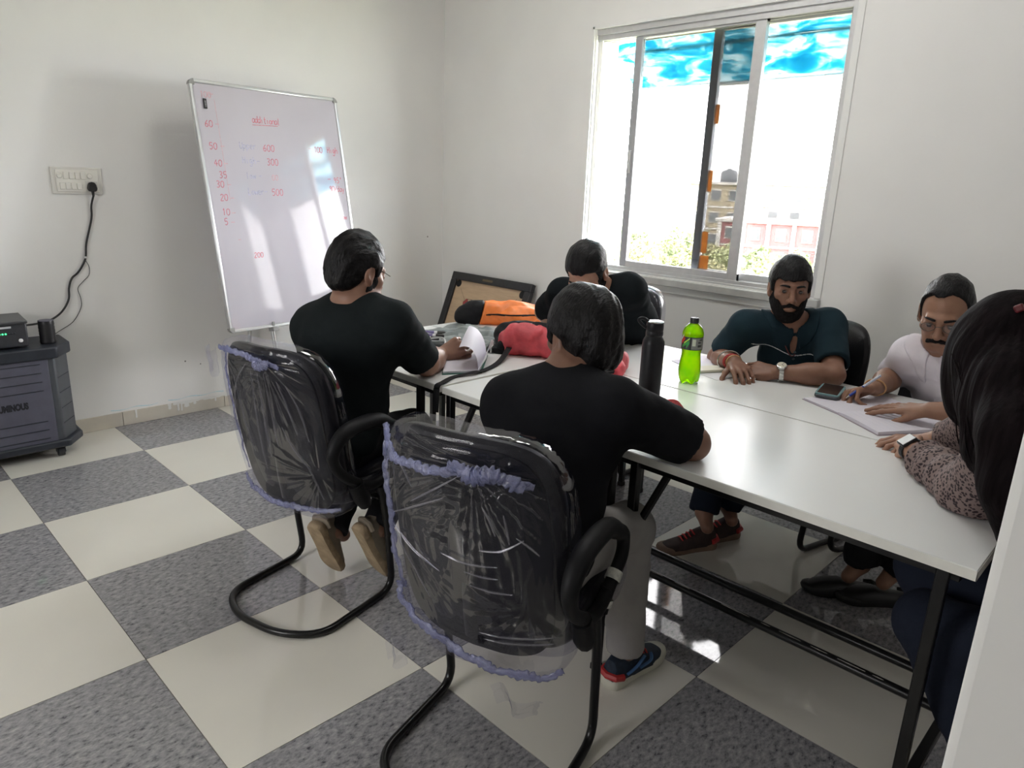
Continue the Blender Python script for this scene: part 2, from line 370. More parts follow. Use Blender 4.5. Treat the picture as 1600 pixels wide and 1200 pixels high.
for z0, z1, dx in ((1.80, 1.90, 0), (1.44, 1.555, .0), (1.10, 1.22, .012), (.985, 1.085, .03)):  # amber reflections painted as thin slips beside the stile
    obj('amber_reflection', MB().box(2.185, 2.222+dx, .1045, .1052, z0, z1), M_AMBREF, sB)
tp = struct('trim_1', MB().box(WX0-.02, WX1+.03, -.035, .02, WZ0-.045, WZ0-.004), M_SILL, bevel=.004)
obj('plaster_band', MB().box(WX0-.02, WX1+.03, -.012, .005, WZ0-.085, WZ0-.04), M_JAMB, tp, bevel=.003)
for nm, x0, x1, y0, z0, z1 in (('added_window', 1.95, 3.05, RY-.15, 1.0, 2.1),):  # unseen rear window, added to bring more light into the room
    w = MB(); q = .05
    w.box(x0, x1, y0, y0+.06, z0, z0+q).box(x0, x1, y0, y0+.06, z1-q, z1)
    for xa in (x0, (x0+x1)/2-q/2, x1-q): w.box(xa, xa+q, y0, y0+.06, z0, z1)
    ww = struct(nm, w, M_ALU, bevel=.003)
    obj('pane', MB().box(x0+q, x1-q, y0+.028, y0+.032, z0+q, z1-q), M_GLASS, ww, smooth=False)

# ------------------------------------------------------------------ outside
M_AWN = bpy.data.materials.new('blue_awning_sheet'); M_AWN.use_nodes = True
def _awn():
    N = M_AWN.node_tree.nodes; L = M_AWN.node_tree.links; N.remove(N['Principled BSDF'])
    tl = N.new('ShaderNodeBsdfTranslucent'); df = N.new('ShaderNodeBsdfDiffuse'); mx = N.new('ShaderNodeMixShader'); mx.inputs['Fac'].default_value = .15
    tc = N.new('ShaderNodeTexCoord'); mp = N.new('ShaderNodeMapping'); mp.inputs['Rotation'].default_value = (0, 0, .5); mp.inputs['Scale'].default_value = (1.6, 4.2, 2)
    n = N.new('ShaderNodeTexNoise'); n.inputs['Scale'].default_value = 2.6; n.inputs['Detail'].default_value = 7; n.inputs['Roughness'].default_value = .62; n.inputs['Distortion'].default_value = .8
    cr = N.new('ShaderNodeValToRGB'); e = cr.color_ramp.elements; e[0].position = .33; e[0].color = (.0, .19, .28, 1); e[1].position = .60; e[1].color = (.48, .58, .60, 1)
    x = e.new(.45); x.color = (.04, .29, .37, 1)
    L.new(tc.outputs['Object'], mp.inputs['Vector']); L.new(mp.outputs[0], n.inputs['Vector']); L.new(n.outputs['Fac'], cr.inputs['Fac'])
    L.new(cr.outputs['Color'], tl.inputs['Color']); L.new(cr.outputs['Color'], df.inputs['Color']); L.new(tl.outputs[0], mx.inputs[1]); L.new(df.outputs[0], mx.inputs[2])
    L.new(mx.outputs[0], N['Material Output'].inputs['Surface'])
_awn()
M_BAR = mat('awning_bar_grey', (.42, .44, .45), .5, metal=.1)
aw = thing('awning', 'blue plastic sheet awning on a grey metal frame outside the window', 'awning', (2.2, .22, 2.75))
ax0, ax1 = 1.06, 3.5
def awn(u, v): return np.stack([ax0+(ax1-ax0)*u, .22+.68*v, 2.75-.625*v-.03*np.sin(v*np.pi)+wob(np.c_[u*3, v*2, u*0], .008, 4)], 1)
sh = MB().grid(60, 24, awn); V = sh.arr(); n0 = len(V); V2 = V+np.array([0, 0, .002])
shf = sh.f+[tuple(i+n0 for i in q[::-1]) for q in sh.f]
obj('sheet', (np.concatenate([V, V2]), shf), M_AWN, aw, world=True)
def flap(u, v): return np.stack([np.full_like(u, ax0-.005)+wob(np.c_[u, v, u], .006, 6, 2), .22+.68*u, (2.75-.625*u)*(1-v)+v*2.13], 1)
fb = MB()
for a, b in (((ax0, .9, 2.125), (ax1, .9, 2.125)), ((ax0, .667, 2.337), (ax1, .667, 2.337)), ((ax0, .25, 2.72), (ax1, .25, 2.72))):
    obj('frame_bar', MB().tube([a, b], .016, 8), M_BAR, aw, world=True)
for x in (ax0, ax1):
    obj('side_bar', MB().tube([(x, .24, 2.735), (x, .9, 2.125)], .013, 8), M_BAR, aw, world=True)
    obj('side_bar', MB().tube([(x, .9, 2.125), (x, .21, 2.16)], .012, 8), M_BAR, aw, world=True)
    obj('strut', MB().tube([(x, .56, 2.14), (x, .56, 2.43)], .018, 8), mat('awning_strut_dark', (.06, .06, .07), .5), aw, world=True)
obj('edge_strip', MB().box(ax0-.004, ax0+.004, .57, .62, 2.14, 2.40), M_AWN, aw, world=True)
M_GROUND = mat('outdoor_ground', (.30, .31, .20), .9, var=.3, scale=.2)
struct('trim_2', MB().box(-150, 60, .4, 160, -6.9, -6.5), M_GROUND)
bpy.data.objects['trim_2'].name = 'ground'
M_PINK = mat('pink_render', (.27, .115, .12), .8, var=.08, scale=.6); M_CREAM = mat('cream_render', (.27, .235, .17), .8, var=.1, scale=.5)
M_PALE = mat('pale_grey_render', (.31, .30, .28), .8, var=.08, scale=.5); M_WHT = mat('white_render', (.40, .39, .38), .8)
M_DWIN = mat('dark_window_opening', (.10, .11, .12), .3)
def building(name, label, c, yaw, w, d, z0, z1, m, cols, rows, ww, wh, extra=None):
    """a block with a parapet slab and framed window openings in the face turned to the room"""
    t = thing(name, label, 'building', (c[0], c[1], z0), yaw)
    obj('wall', MB().box(-w/2, w/2, 0, d, 0, z1-z0), m, t)
    obj('roof_slab', MB().box(-w/2-.3, w/2+.3, -.35, d+.3, z1-z0, z1-z0+.35), M_WHT, t, bevel=.03)
    fh = (z1-z0)/rows
    for r in range(rows):
        obj('floor_band', MB().box(-w/2-.1, w/2+.1, -.12, .02, fh*r-.1, fh*r+.12), M_WHT, t)
        for k in range(cols):
            if extra and (r, k) in extra: continue
            x = -w/2+w*(k+.5)/cols; zc = fh*(r+.52)
            f = obj('window', MB().box(x-ww/2-.06, x+ww/2+.06, -.10, .05, zc-wh/2-.06, zc-wh/2).box(x-ww/2-.06, x+ww/2+.06, -.10, .05, zc+wh/2, zc+wh/2+.14).box(x-ww/2-.06, x-ww/2, -.10, .05, zc-wh/2, zc+wh/2).box(x+ww/2, x+ww/2+.06, -.10, .05, zc-wh/2, zc+wh/2), M_WHT, t)
            obj('pane', MB().box(x-ww/2, x+ww/2, -.05, .0, zc-wh/2, zc+wh/2), M_DWIN, f)
    return t
GZ = -6.5
B1 = building('town_house', 'low pink building with white columns beyond the bushes', (-29.4, 70), .34, 13, 8, GZ, -1.75, M_PINK, 5, 2, .9, 1.1)
for k in range(6):
    x = -6.3+12.6*k/5; obj('column', MB().box(x-.2, x+.2, -.4, .1, 0, 4.7), M_WHT, B1)
B2 = building('apartment_block', 'tall cream apartment block with stepped roof behind the window mullion', (-46.5, 86), .45, 7, 8, GZ, 2.2, M_CREAM, 3, 3, 1.2, 1.3)
building('apartment_block', 'grey flat block rising behind the left end of the pink building', (-41.5, 100), .45, 9, 8, GZ, 2.4, M_PALE, 3, 3, 1.3, 1.5)
building('apartment_block', 'pale far block with dark windows above the pink building roof', (-33, 93), .36, 7.5, 6, GZ, .9, M_PALE, 3, 3, 1.4, 1.4)
building('apartment_block', 'small far block half hidden behind the right window jamb', (-23, 88), .36, 8, 6, GZ, .1, M_PALE, 3, 3, 1.3, 1.4)
tk = obj('water_tank', MB().lathe([(1.1, .0), (1.15, .1), (1.15, 1.3), (.9, 1.6), (.3, 1.75)], 16, c=(1.2, 4.5, 9.05)), M_DWIN, B2)
obj('tank_lid', MB().lathe([(.34, 1.7), (.34, 1.85), (0.05, 1.9)], 12, c=(1.2, 4.5, 9.05)), M_DWIN, tk)
LEAFM = [mat('leaf_pale', (.34, .37, .20), .7, var=.25, scale=1.5), mat('leaf_mid', (.22, .27, .14), .7, var=.3, scale=1.5), mat('leaf_yellow', (.40, .39, .23), .7, var=.2, scale=1.5)]
M_TWIG = mat('bush_stem', (.12, .09, .06), .9)
def bush(x, y, w, h, seed, m, label, group='bushes across the plot outside'):
    t = thing('bush', label, 'bush', (x, y, GZ), 0, group); r = np.random.default_rng(seed); n = 1100
    cl = r.uniform(-1, 1, size=(9, 3))*np.array([w*.26, w*.26, h*.26])+np.array([0, 0, h*.55]); a = cl[r.integers(0, 9, n)]
    d = r.normal(size=(n, 3)); d /= np.linalg.norm(d, axis=1)[:, None]
    c = a+d*np.array([w*.2, w*.2, h*.24])*r.uniform(.7, 1.05, n)[:, None]; c[:, 2] = np.clip(c[:, 2], .1, None)
    s = r.uniform(.13, .27, n)*min(1, w/4)
    e1 = r.normal(size=(n, 3)); e1 /= np.linalg.norm(e1, axis=1)[:, None]; e2 = np.cross(e1, r.normal(size=(n, 3))); e2 /= np.linalg.norm(e2, axis=1)[:, None]
    V = np.stack([c-e1*s[:, None], c+e2*s[:, None]*.5, c+e1*s[:, None], c-e2*s[:, None]*.5], 1).reshape(-1, 3)
    obj('foliage', (V, np.arange(4*n).reshape(n, 4)), m, t, smooth=False, kind='stuff')
    obj('stem', MB().tube([(0, 0, 0), (.1, .05, h*.3), (0, 0, h*.6)], [.14, .1, .05], 6).tube([(0, 0, h*.25), (.4, .1, h*.6)], [.08, .03], 5), M_TWIG, t)
rb = random.Random(9)
for row, y in enumerate((37, 41.5, 46, 50.5, 55, 59.5)):
    x = 4.4-(y+3.6)*.80+rb.uniform(0, 2)
    while x < 4.4-(y+3.6)*.35:
        kind = rb.randrange(3)
        bush(x, y+rb.uniform(-.4, .4), 4.0, rb.uniform(1.9, 3.0)+.12*row, int(900+x*7+y), LEAFM[kind], ('pale green bush outside the window', 'dark green bush outside the window', 'yellow green bush outside the window')[kind], ('pale bushes outside', 'dark bushes outside', 'yellow bushes outside')[kind])
        x += 4.6+rb.uniform(0, .4)
bush(-37.5, 64.5, 4.0, 4.3, 77, LEAFM[1], 'round dark tree left of the tall cream block', None)
# ------------------------------------------------------------------ tables
M_TOP = mat('white_laminate', (.75, .755, .75), .30, var=.015, scale=4, spec=.5)
M_EDGE = mat('table_edge_band', (.80, .79, .74), .4, var=.05, scale=20)
M_STEEL = mat('black_enamelled_steel', (.005, .005, .0055), .28, var=.3, scale=30, spec=.4)
M_CHIP = mat('worn_bare_metal', (.34, .32, .30), .5, var=.3, scale=80)
def table(label, x0, x1, y0, y1, legs, rails=(), cross=(), braces=()):
    t = thing('meeting_table', label, 'table', ((x0+x1)/2, (y0+y1)/2, 0), 0, 'white tables pushed together')
    tp = obj('tabletop', MB().box(x0+.0015, x1-.0015, y0+.0015, y1-.0015, .727, .75), M_TOP, t, bevel=.0015, world=True)
    e = MB().box(x0, x1, y0, y0+.0012, .7262, .7478).box(x0, x1, y1-.0012, y1, .7262, .7478).box(x0, x0+.0012, y0, y1, .7262, .7478).box(x1-.0012, x1, y0, y1, .7262, .7478)
    obj('edge_band', e, M_EDGE, tp, world=True)
    obj('apron', MB().box(x0+.03, x1-.03, y0+.025, y0+.05, .700, .727).box(x0+.03, x1-.03, y1-.05, y1-.025, .700, .727).box(x0+.02, x0+.045, y0+.03, y1-.03, .700, .727).box(x1-.055, x1-.03, y0+.03, y1-.03, .700, .727), M_STEEL, t, bevel=.002, world=True)
    for x, y in legs:
        l = obj('leg', MB().box(x-.0125, x+.0125, y-.0125, y+.0125, .006, .727), M_STEEL, t, bevel=.003, world=True)
        obj('foot_cap', MB().box(x-.0145, x+.0145, y-.0145, y+.0145, 0, .022), mat('black_rubber', (.015, .015, .015), .7), l, bevel=.003, world=True)
    for y, xa, xb in rails:
        obj('foot_rail', MB().tube([(xa, y, .115), (xb, y, .115)], .014, 10), M_STEEL, t, world=True)
    for x, ya, yb in cross:
        obj('cross_bar', MB().box(x-.0125, x+.0125, ya, yb, .103, .127), M_STEEL, t, bevel=.002, world=True)
    for a, b in braces:
        obj('knee_brace', MB().tube([a, b], .012, 8), M_STEEL, t, world=True)
    return t
XA, XB, XC, XD = 1.62, 2.493, 2.507, 4.150
YF, YS, YB = -2.072, -1.414, -.822
table('front left white table with a bag strap hanging over its edge', XA, XB, YF, YS-.003, [(1.68, YF+.02), (2.36, YF+.02), (1.68, YS-.03), (2.36, YS-.03)], cross=[(1.68, YF+.02, YS-.03), (2.36, YF+.02, YS-.03)])
T2 = table('long front white table with a near right corner and two foot rails', XC, XD, YF, YS-.003, [(2.532, YF+.02), (3.245, YF+.02), (3.327, YF+.02), (4.09, YF+.02), (2.532, YS-.03), (4.09, YS-.03)],
      rails=[(-1.615, 2.53, 4.09), (-1.475, 2.53, 4.09)], cross=[(2.532, YF+.02, YS-.03), (4.09, YF+.02, YS-.03)],
      braces=[((3.33, YF+.03, .50), (3.42, YF+.05, .715)), ((2.54, YF+.03, .50), (2.63, YF+.05, .715)), ((4.09, YF+.03, .03), (4.09, -1.80, .112))])
for x, l in ((3.05, .14), (3.24, .06), (3.42, .10), (3.56, .03), (3.62, .07), (3.72, .05), (3.80, .08), (3.9, .03)):
    obj('paint_chip', MB().tube([(x, -1.621, .1285), (x+l*.5, -1.6213, .1287), (x+l, -1.621, .1285)], [.001, .0022, .001], 6), M_CHIP, T2, world=True)
table('back left white table under the orange bag', XA, XB, YS+.003, YB, [(1.68, YS+.03), (2.44, YS+.03), (1.68, YB-.02), (2.44, YB-.02)])
table('back white table under the open notebook and green bottle', XC, XD, YS+.003, YB, [(2.55, YS+.03), (4.09, YS+.03), (2.55, YB-.02), (4.09, YB-.02)])

# ------------------------------------------------------------------ chairs
M_LEATH = mat('black_leatherette', (.0075, .0075, .009), .40, var=.2, scale=9, bump=.15, bscale=160, spec=.3)
M_PLAS = mat('black_moulded_plastic', (.0060, .0060, .0070), .55, var=.2, scale=30, spec=.22)
M_WRAP = glassy('clear_wrap_film', (.93, .93, .97), gloss=.020, rough=.03, bump=.12, bscale=5, haze=.014, hazecol=(.25, .25, .52), stretch=(1, 1, .3), fmax=.15)
M_WRAPB = glassy('bunched_wrap_film', (.72, .74, .95), gloss=.16, rough=.12, bump=.9, bscale=42, haze=.45, hazecol=(.24, .26, .46))
M_CREASE = glassy('folded_film_crease', (.9, .9, .95), gloss=.13, rough=.06, haze=.03, hazecol=(.3, .3, .5), fmax=.4)
M_SHINE = mat('clear_tape', (.55, .55, .50), .12, var=.3, scale=60, bump=.6, bscale=90)
BZ = .672
def chair(label, loc, yaw, wrap=None, seed=0, arms=(-1, 1)):
    t = thing('visitor_chair', label, 'chair', (loc[0], loc[1], 0), yaw, 'cantilever chairs around the tables')
    # sled base: one bent tube, open at the seat, closed across the floor behind
    p = fillet([(-.235, .30, .44), (-.232, .335, .30), (-.225, .37, .0135), (-.225, .02, .0135), (-.10, -.055, .0135), (.10, -.055, .0135), (.225, .02, .0135), (.225, .37, .0135), (.232, .335, .30), (.235, .30, .44)], .07, 7)
    obj('sled_base', MB().tube(p, .0125, 12), M_STEEL, t)
    s = MB(); rg = [(.03, -.0), (.008, .008), (0, .022), (0, .045), (.012, .064), (.04, .076), (.12, .084), (.18, .086)]
    s.pillow(.46, .46, rg, 64, 5, R=np.array([[1, 0, 0], [0, 0, 1], [0, 1, 0]]), c=(0, .345, .41))
    for i in range(len(s.v)): s.v[i][:, 2] += -.02*np.clip((s.v[i][:, 1]-.46)/.1, 0, 1)**2
    seat = obj('seat', s, M_LEATH, t)
    obj('seat_pan', MB().box(-.17, .17, .17, .52, .398, .414), M_PLAS, t, bevel=.004)
    obj('crossbar', MB().tube([(-.233, .30, .40), (.233, .30, .40)], .011, 8), M_STEEL, t)
    b = MB(); rg = [(.10, .0), (.03, .001), (.008, .006), (0, .016), (0, .03), (.010, .047), (.04, .06), (.10, .067), (.16, .068)]
    def backshape(V):
        V = V.copy(); z = (V[:, 2]-BZ)/.265
        V[:, 0] *= 1-.05*np.clip(z, 0, 1)**2*1.0
        V[:, 1] += .055*(V[:, 0]/.23)**2-.045*z+.012*z*z
        return V
    b.pillow(.455, .535, rg, 72, 4.6, c=(0, .045, BZ)); b.v = [backshape(v) for v in b.v]
    back = obj('backrest', b, M_LEATH, t)
    pn = MB().pillow(.41, .54, [(.02, -.006), (0, -.003), (0, .003)], 64, 4.6, c=(0, .045, BZ-.02)); pn.v = [backshape(v) for v in pn.v]
    obj('back_panel', pn, M_PLAS, back)
    seam = MB()
    for z in (.60, .655): 
        pts = backshape(np.array([(x, .1135, z) for x in np.linspace(-.19, .19, 15)])); seam.tube(pts, .0025, 6)
    obj('stitched_seam', seam, M_LEATH, back)
    obj('back_bracket', MB().tube([(0, .14, .40), (0, .10, .41), (0, .085, .50), (0, .08, .56)], .02, 8, flat=.4), M_STEEL, t)
    for sx in arms:
        loop = smooth_path([(sx*.255, .335, .655), (sx*.257, .27, .69), (sx*.258, .19, .698), (sx*.258, .11, .685), (sx*.257, .065, .635), (sx*.254, .085, .575), (sx*.25, .145, .52), (sx*.248, .22, .475), (sx*.247, .29, .47), (sx*.248, .345, .50), (sx*.252, .405, .555), (sx*.254, .395, .615)], 6, closed=True)
        r = .017+.008*np.clip((loop[:, 2]-.60)/.08, 0, 1)
        a = obj('armrest', MB().tube(loop, r, 12, closed=True, up=(1, 0, 0)), M_PLAS, t)
        obj('arm_socket', MB().tube([(sx*.245, .17, .50), (sx*.244, .20, .44), (sx*.240, .22, .405)], [.026, .03, .022], 10).tube([(sx*.246, .335, .50), (sx*.238, .318, .435)], .019, 10), M_PLAS, a)
        if wrap: obj('tape_band', MB().tube([(sx*.249, .352, .508), (sx*.2505, .372, .525)], .0205, 12, caps=False).tube([(sx*.2445, .331, .468), (sx*.242, .325, .45)], .0205, 12, caps=False), M_SHINE, a, label='shiny clear tape band')
    if wrap:
        r = np.random.default_rng(seed); K = wrap['knots']; LOW = wrap.get('low', .0)
        def puff(w, h, rings, amp, front):
            m = MB().pillow(w, h, rings, 200, 4.6, c=(0, .045, BZ-LOW/2)); V = m.v[0]; V = backshape(V)
            x, z = V[:, 0], V[:, 2]; d = np.zeros(len(V))
            for kx, kz, s, fq, ph in K:
                dx, dz = x-kx, z-kz; rr = np.hypot(dx, dz)+1e-4; an = np.arctan2(dz, dx)
                wv = .6*np.sin(an*fq+ph+2*np.sin(an*3+ph))+.4*np.sin(an*fq*2.3+ph*2+9*rr)
                d += amp*s*np.sign(wv)*np.abs(wv)**1.5*np.exp(-rr/.24)*np.clip(rr/.05, 0, 1)
            d += wob(V, amp*.35, 22, seed, (1, .4, .45))+wob(V, amp*.06, 70, seed+1, (1.4, .4, .4))
            V[:, 1] += d*(-1)+(.006 if front else 0)
            if LOW: V[:, 2] -= LOW*.35*np.clip((.45-z)/.05, 0, 1)*(.5+.5*np.sin(x*11+seed))
            return m, V
        rings = [(k, -.020) for k in np.linspace(.215, .02, 60)]+[(.006, -.016), (-.004, -.006), (-.007, .02), (-.007, .05), (.004, .072), (.04, .085)]
        m, V = puff(.47, .555+LOW, rings, .0060, False)
        V[:, 1] -= .002; m.v = [V]; F = m.f[:-1]
        obj('plastic_wrap', (V, F), M_WRAP, t, label='wrinkled clear plastic film around the backrest', angle=None)
        # bunched, folded film where the bag is gathered
        for nm, path, rad in wrap['bunch']:
            pts = smooth_path([(x, y, z) for x, z, y in path], 14); pts = backshape(pts); n = len(pts)
            pts += np.stack([wob(pts, .006, 60, seed+3), wob(pts, .004, 60, seed+4), wob(pts, .006, 60, seed+5)], 1)
            ra = rad*(.55+.45*np.abs(np.sin(np.arange(n)*.9+seed)))*np.sin(np.linspace(.25, np.pi-.25, n))**.35
            b = MB().tube(pts, ra, 14, up=(0, 1, 0), flat=.45); V = b.v[0]; V += wob(V, rad*.30, 120, seed+8)[:, None]*np.array([.7, .5, .7]); b.v = [V]
            obj(nm, b, M_WRAPB, t, label='lavender bunched edge of the plastic film', angle=None)
        for cr_ in wrap.get('creases', ()):
            pts = backshape(smooth_path([(x, .0165, z) for x, z in cr_], 7)); n = len(pts); pts[:, 1] += wob(pts, .002, 50, seed)
            obj('film_crease', MB().tube(pts, .0036*np.sin(np.linspace(.15, np.pi-.15, n))**.6, 8, flat=.8), M_CREASE, t, angle=None)
        for (x, z, y), w, h in wrap.get('tails', ()):
            def tl(u, v): return np.stack([x+(u-.5)*w*(1-.3*v)+wob(np.c_[u*2, v*3, u], .006, 5, seed), y+.012*np.sin(u*9)+.01*v, z-v*h+.01*np.sin(u*7)], 1)
            obj('film_tail', MB().grid(14, 14, tl), M_WRAP, t, label='loose hanging corner of clear film', angle=None)
        sp = MB().pillow(.475, .475, [(.02, -.012), (0, .0), (-.004, .03), (-.004, .06), (.02, .09), (.08, .099), (.2, .10)], 120, 5, R=np.array([[1, 0, 0], [0, 0, 1], [0, 1, 0]]), c=(0, .345, .405)); V = sp.v[0]; V += wob(V, .006, 55, seed+2)[:, None]*np.array([.6, .6, .4]); sp.v = [V]
        obj('seat_wrap', (V, sp.f[:-1]), M_WRAP, t, label='clear film around the seat cushion', angle=None)
    return t
bot1 = [(-.235, .43, .02), (-.20, .41, .02), (-.08, .398, .02), (.05, .398, .02), (.15, .402, .02), (.225, .415, .02)]
chair('black chair at left wrapped in clear plastic with a drooping lavender edge', (2.335, -2.675), math.radians(14), dict(low=.03,
    knots=[(.05, .905, .8, 15, .3), (-.16, .90, .5, 9, 2), (.18, .54, .6, 11, 1)],
    bunch=[('wrap_rim', [(-.195, .915, .018), (-.10, .925, .012), (0, .917, .010), (.06, .912, .008), (.12, .895, .012)], .012),
           ('wrap_knot', [(.03, .905, .008), (.06, .898, .002), (.09, .907, .008)], .018),
           ('wrap_rim', [(-.190, .91, .035), (-.202, .80, .036), (-.206, .66, .036), (-.204, .46, .036)], .006),
           ('wrap_hem', bot1, .012)], creases=[[(.0, .87), (-.01, .70), (-.02, .52)], [(.03, .87), (.025, .72), (.02, .58)], [(.055, .87), (.06, .75), (.06, .62)], [(.10, .85), (.12, .78), (.14, .68)], [(.13, .84), (.16, .76), (.175, .66)], [(-.10, .84), (-.08, .70), (-.06, .58)], [(.09, .70), (.12, .62), (.16, .56)], [(-.02, .89), (-.10, .80), (-.15, .66)], [(.15, .58), (.17, .50), (.18, .45)]], tails=[((-.245, .90, .03), .05, .09)]), 11, arms=(1,))
chair('nearest black chair wrapped in torn clear plastic, its right armrest bare', (3.315, -2.715), math.radians(16.5), dict(low=.07,
    knots=[(.05, .885, 1.2, 21, .7), (-.215, .70, 1.0, 17, 1.9), (.16, .55, .5, 9, .2), (.14, .88, .8, 13, 3)],
    bunch=[('wrap_rim', [(-.20, .925, .012), (-.165, .88, .004), (-.10, .865, .0), (.0, .875, .0), (.10, .885, .006), (.185, .865, .015)], .013),
           ('wrap_knot', [(.01, .89, .0), (.05, .885, -.006), (.09, .885, -.004), (.13, .88, .0), (.17, .862, .01)], .022),
           ('wrap_rim', [(-.200, .92, .028), (-.214, .82, .024), (-.208, .70, .018), (-.216, .58, .024), (-.212, .46, .028)], .010),
           ('wrap_hem', [(-.225, .48, .015), (-.21, .425, .012), (-.14, .400, .012), (-.05, .375, .014), (.03, .355, .016), (.10, .345, .016), (.17, .345, .02), (.225, .37, .02)], .015)],
    creases=[[(-.04, .655), (.03, .648), (.10, .655)], [(.02, .625), (.06, .621), (.10, .624)], [(.03, .59), (.08, .585), (.13, .59)], [(.075, .80), (.09, .77), (.10, .735)], [(.12, .79), (.125, .76), (.13, .72)], [(.145, .74), (.17, .72), (.19, .70)], [(.04, .455), (.13, .462), (.21, .48)], [(.05, .438), (.14, .446), (.21, .462)], [(-.12, .76), (-.05, .81), (.02, .86)], [(-.195, .70), (-.11, .75), (-.02, .80)], [(-.20, .67), (-.13, .63), (-.05, .60)], [(-.195, .65), (-.14, .58), (-.09, .50)], [(-.17, .86), (-.14, .84), (-.11, .80)], [(.06, .69), (.11, .70), (.16, .735)]], tails=[((-.17, .41, .02), .07, .10), ((.16, .365, .02), .13, .05)]), 23, arms=(1,))
chair('black leatherette chair behind the man in the teal polo shirt', (3.225, -.44), math.radians(180-14), None, 5, arms=())
chair('black chair under the man in the white shirt by the window wall', (3.79, -.50), math.radians(180-22), None, 6, arms=())
chair('black chair with a bright plastic edge behind the man bent over the table', (2.15, -.42), math.radians(180), dict(knots=[(0, .9, .5, 9, 1)], bunch=[('wrap_rim', [(.2, .55, .1), (.225, .7, .1), (.21, .86, .09), (.12, .94, .08)], .006)]), 8, arms=())
chair('black chair under the long-haired woman at the table end', (4.77, -1.93), math.radians(90), None, 9, arms=())

# ------------------------------------------------------------------ whiteboard on its stand
M_WB = mat('whiteboard_enamel', (.50, .475, .525), .045, var=.03, scale=3.0, spec=.5, bump=.012, bscale=26)
M_WBF = mat('satin_aluminium_trim', (.62, .63, .63), .28, metal=.8, var=.05, scale=20)
M_CAPG = mat('grey_plastic_cap', (.28, .28, .27), .5)
TL, TR_, BL_ = np.array([.318, -1.991, 1.911]), np.array([.213, -1.051, 1.911]), np.array([.545, -1.939, .593])
WU = (TR_-TL); BW = np.linalg.norm(WU); WU /= BW; WV = (BL_-TL); BH = np.linalg.norm(WV); WV = WV-WU*(WV@WU); WV /= np.linalg.norm(WV); WN = np.cross(WV, WU)
if WN[0] < 0: WN = -WN
wb = thing('whiteboard', 'white marker board leaning on an easel in front of the left wall', 'whiteboard', (.40, -1.5, 0))
Rb = np.stack([WU, -WV, WN], 1)           # board axes: x along the top, y up, z to the room
def bp(u, v, d=0): return TL+WU*u+WV*v+WN*d
def bbox(u0, u1, v0, v1, d0, d1): return MB().box(u0, u1, -v1, -v0, d0, d1, R=Rb, c=TL)
panel = obj('writing_panel', bbox(.008, BW-.008, .008, BH-.008, -.014, .0), M_WB, wb, world=True, smooth=False)
fr = [bbox(.02, BW-.02, -.004, .016, -.018, .006), bbox(.02, BW-.02, BH-.016, BH+.004, -.018, .006), bbox(-.004, .016, .02, BH-.02, -.018, .006), bbox(BW-.016, BW+.004, .02, BH-.02, -.018, .006)]
for q in fr: obj('frame_trim', q, M_WBF, wb, world=True, bevel=.005, seg=3)
for u, v, a in ((0, 0, 0), (BW, 0, 1), (BW, BH, 2), (0, BH, 3)):
    su, sv = (1 if u == 0 else -1), (1 if v == 0 else -1)
    arc = [(u+su*.024-su*.028*math.cos(t), v+sv*.024-sv*.028*math.sin(t)) for t in np.linspace(0, math.pi/2, 7)]+[(u+su*.026, v+sv*.026)]
    V = [bp(a_, b_, -.019) for a_, b_ in arc]+[bp(a_, b_, .0075) for a_, b_ in arc]; n = len(arc)
    obj('corner_cap', MB().add(V, [tuple(range(n)), tuple(range(2*n-1, n-1, -1))]+[(i, n+i, n+(i+1) % n, (i+1) % n) for i in range(n)]), M_CAPG, wb, world=True)
for u, sgn in ((.27, 1), (BW-.27, -1)):
    top = bp(u, .30, -.03); low = bp(u, BH+.02, -.012); d = low-top; d /= np.linalg.norm(d); ft = low+d*(low[2]-.012)/(-d[2])
    lg = obj('easel_leg', MB().tube([top, low, ft], .012, 10), M_WBF, wb, world=True)
    obj('rubber_foot', MB().tube([ft, ft-np.array([0, 0, .012])+d*.004], .016, 10), M_CAPG, lg, world=True)
    obj('ledge_bracket', MB().box(-.02, .02, -.012, .012, -.02, .03, R=Rb, c=bp(u, BH+.012)), M_CAPG, lg, world=True, bevel=.003)
    obj('clip', MB().box(-.006, .006, -.004, .022, .004, .012, R=Rb, c=bp(u, BH-.008)), M_CAPG, lg, world=True)
rt = bp(BW/2, .28, -.035); obj('easel_leg', MB().tube([rt, (.02+rt[0]*.15, rt[1]-.10, .6), (.03, rt[1]-.14, .012)], .012, 10), M_WBF, wb, world=True)
obj('easel_bar', MB().tube([bp(.25, .30, -.032), bp(BW-.25, .30, -.032)], .011, 8), M_WBF, wb, world=True)
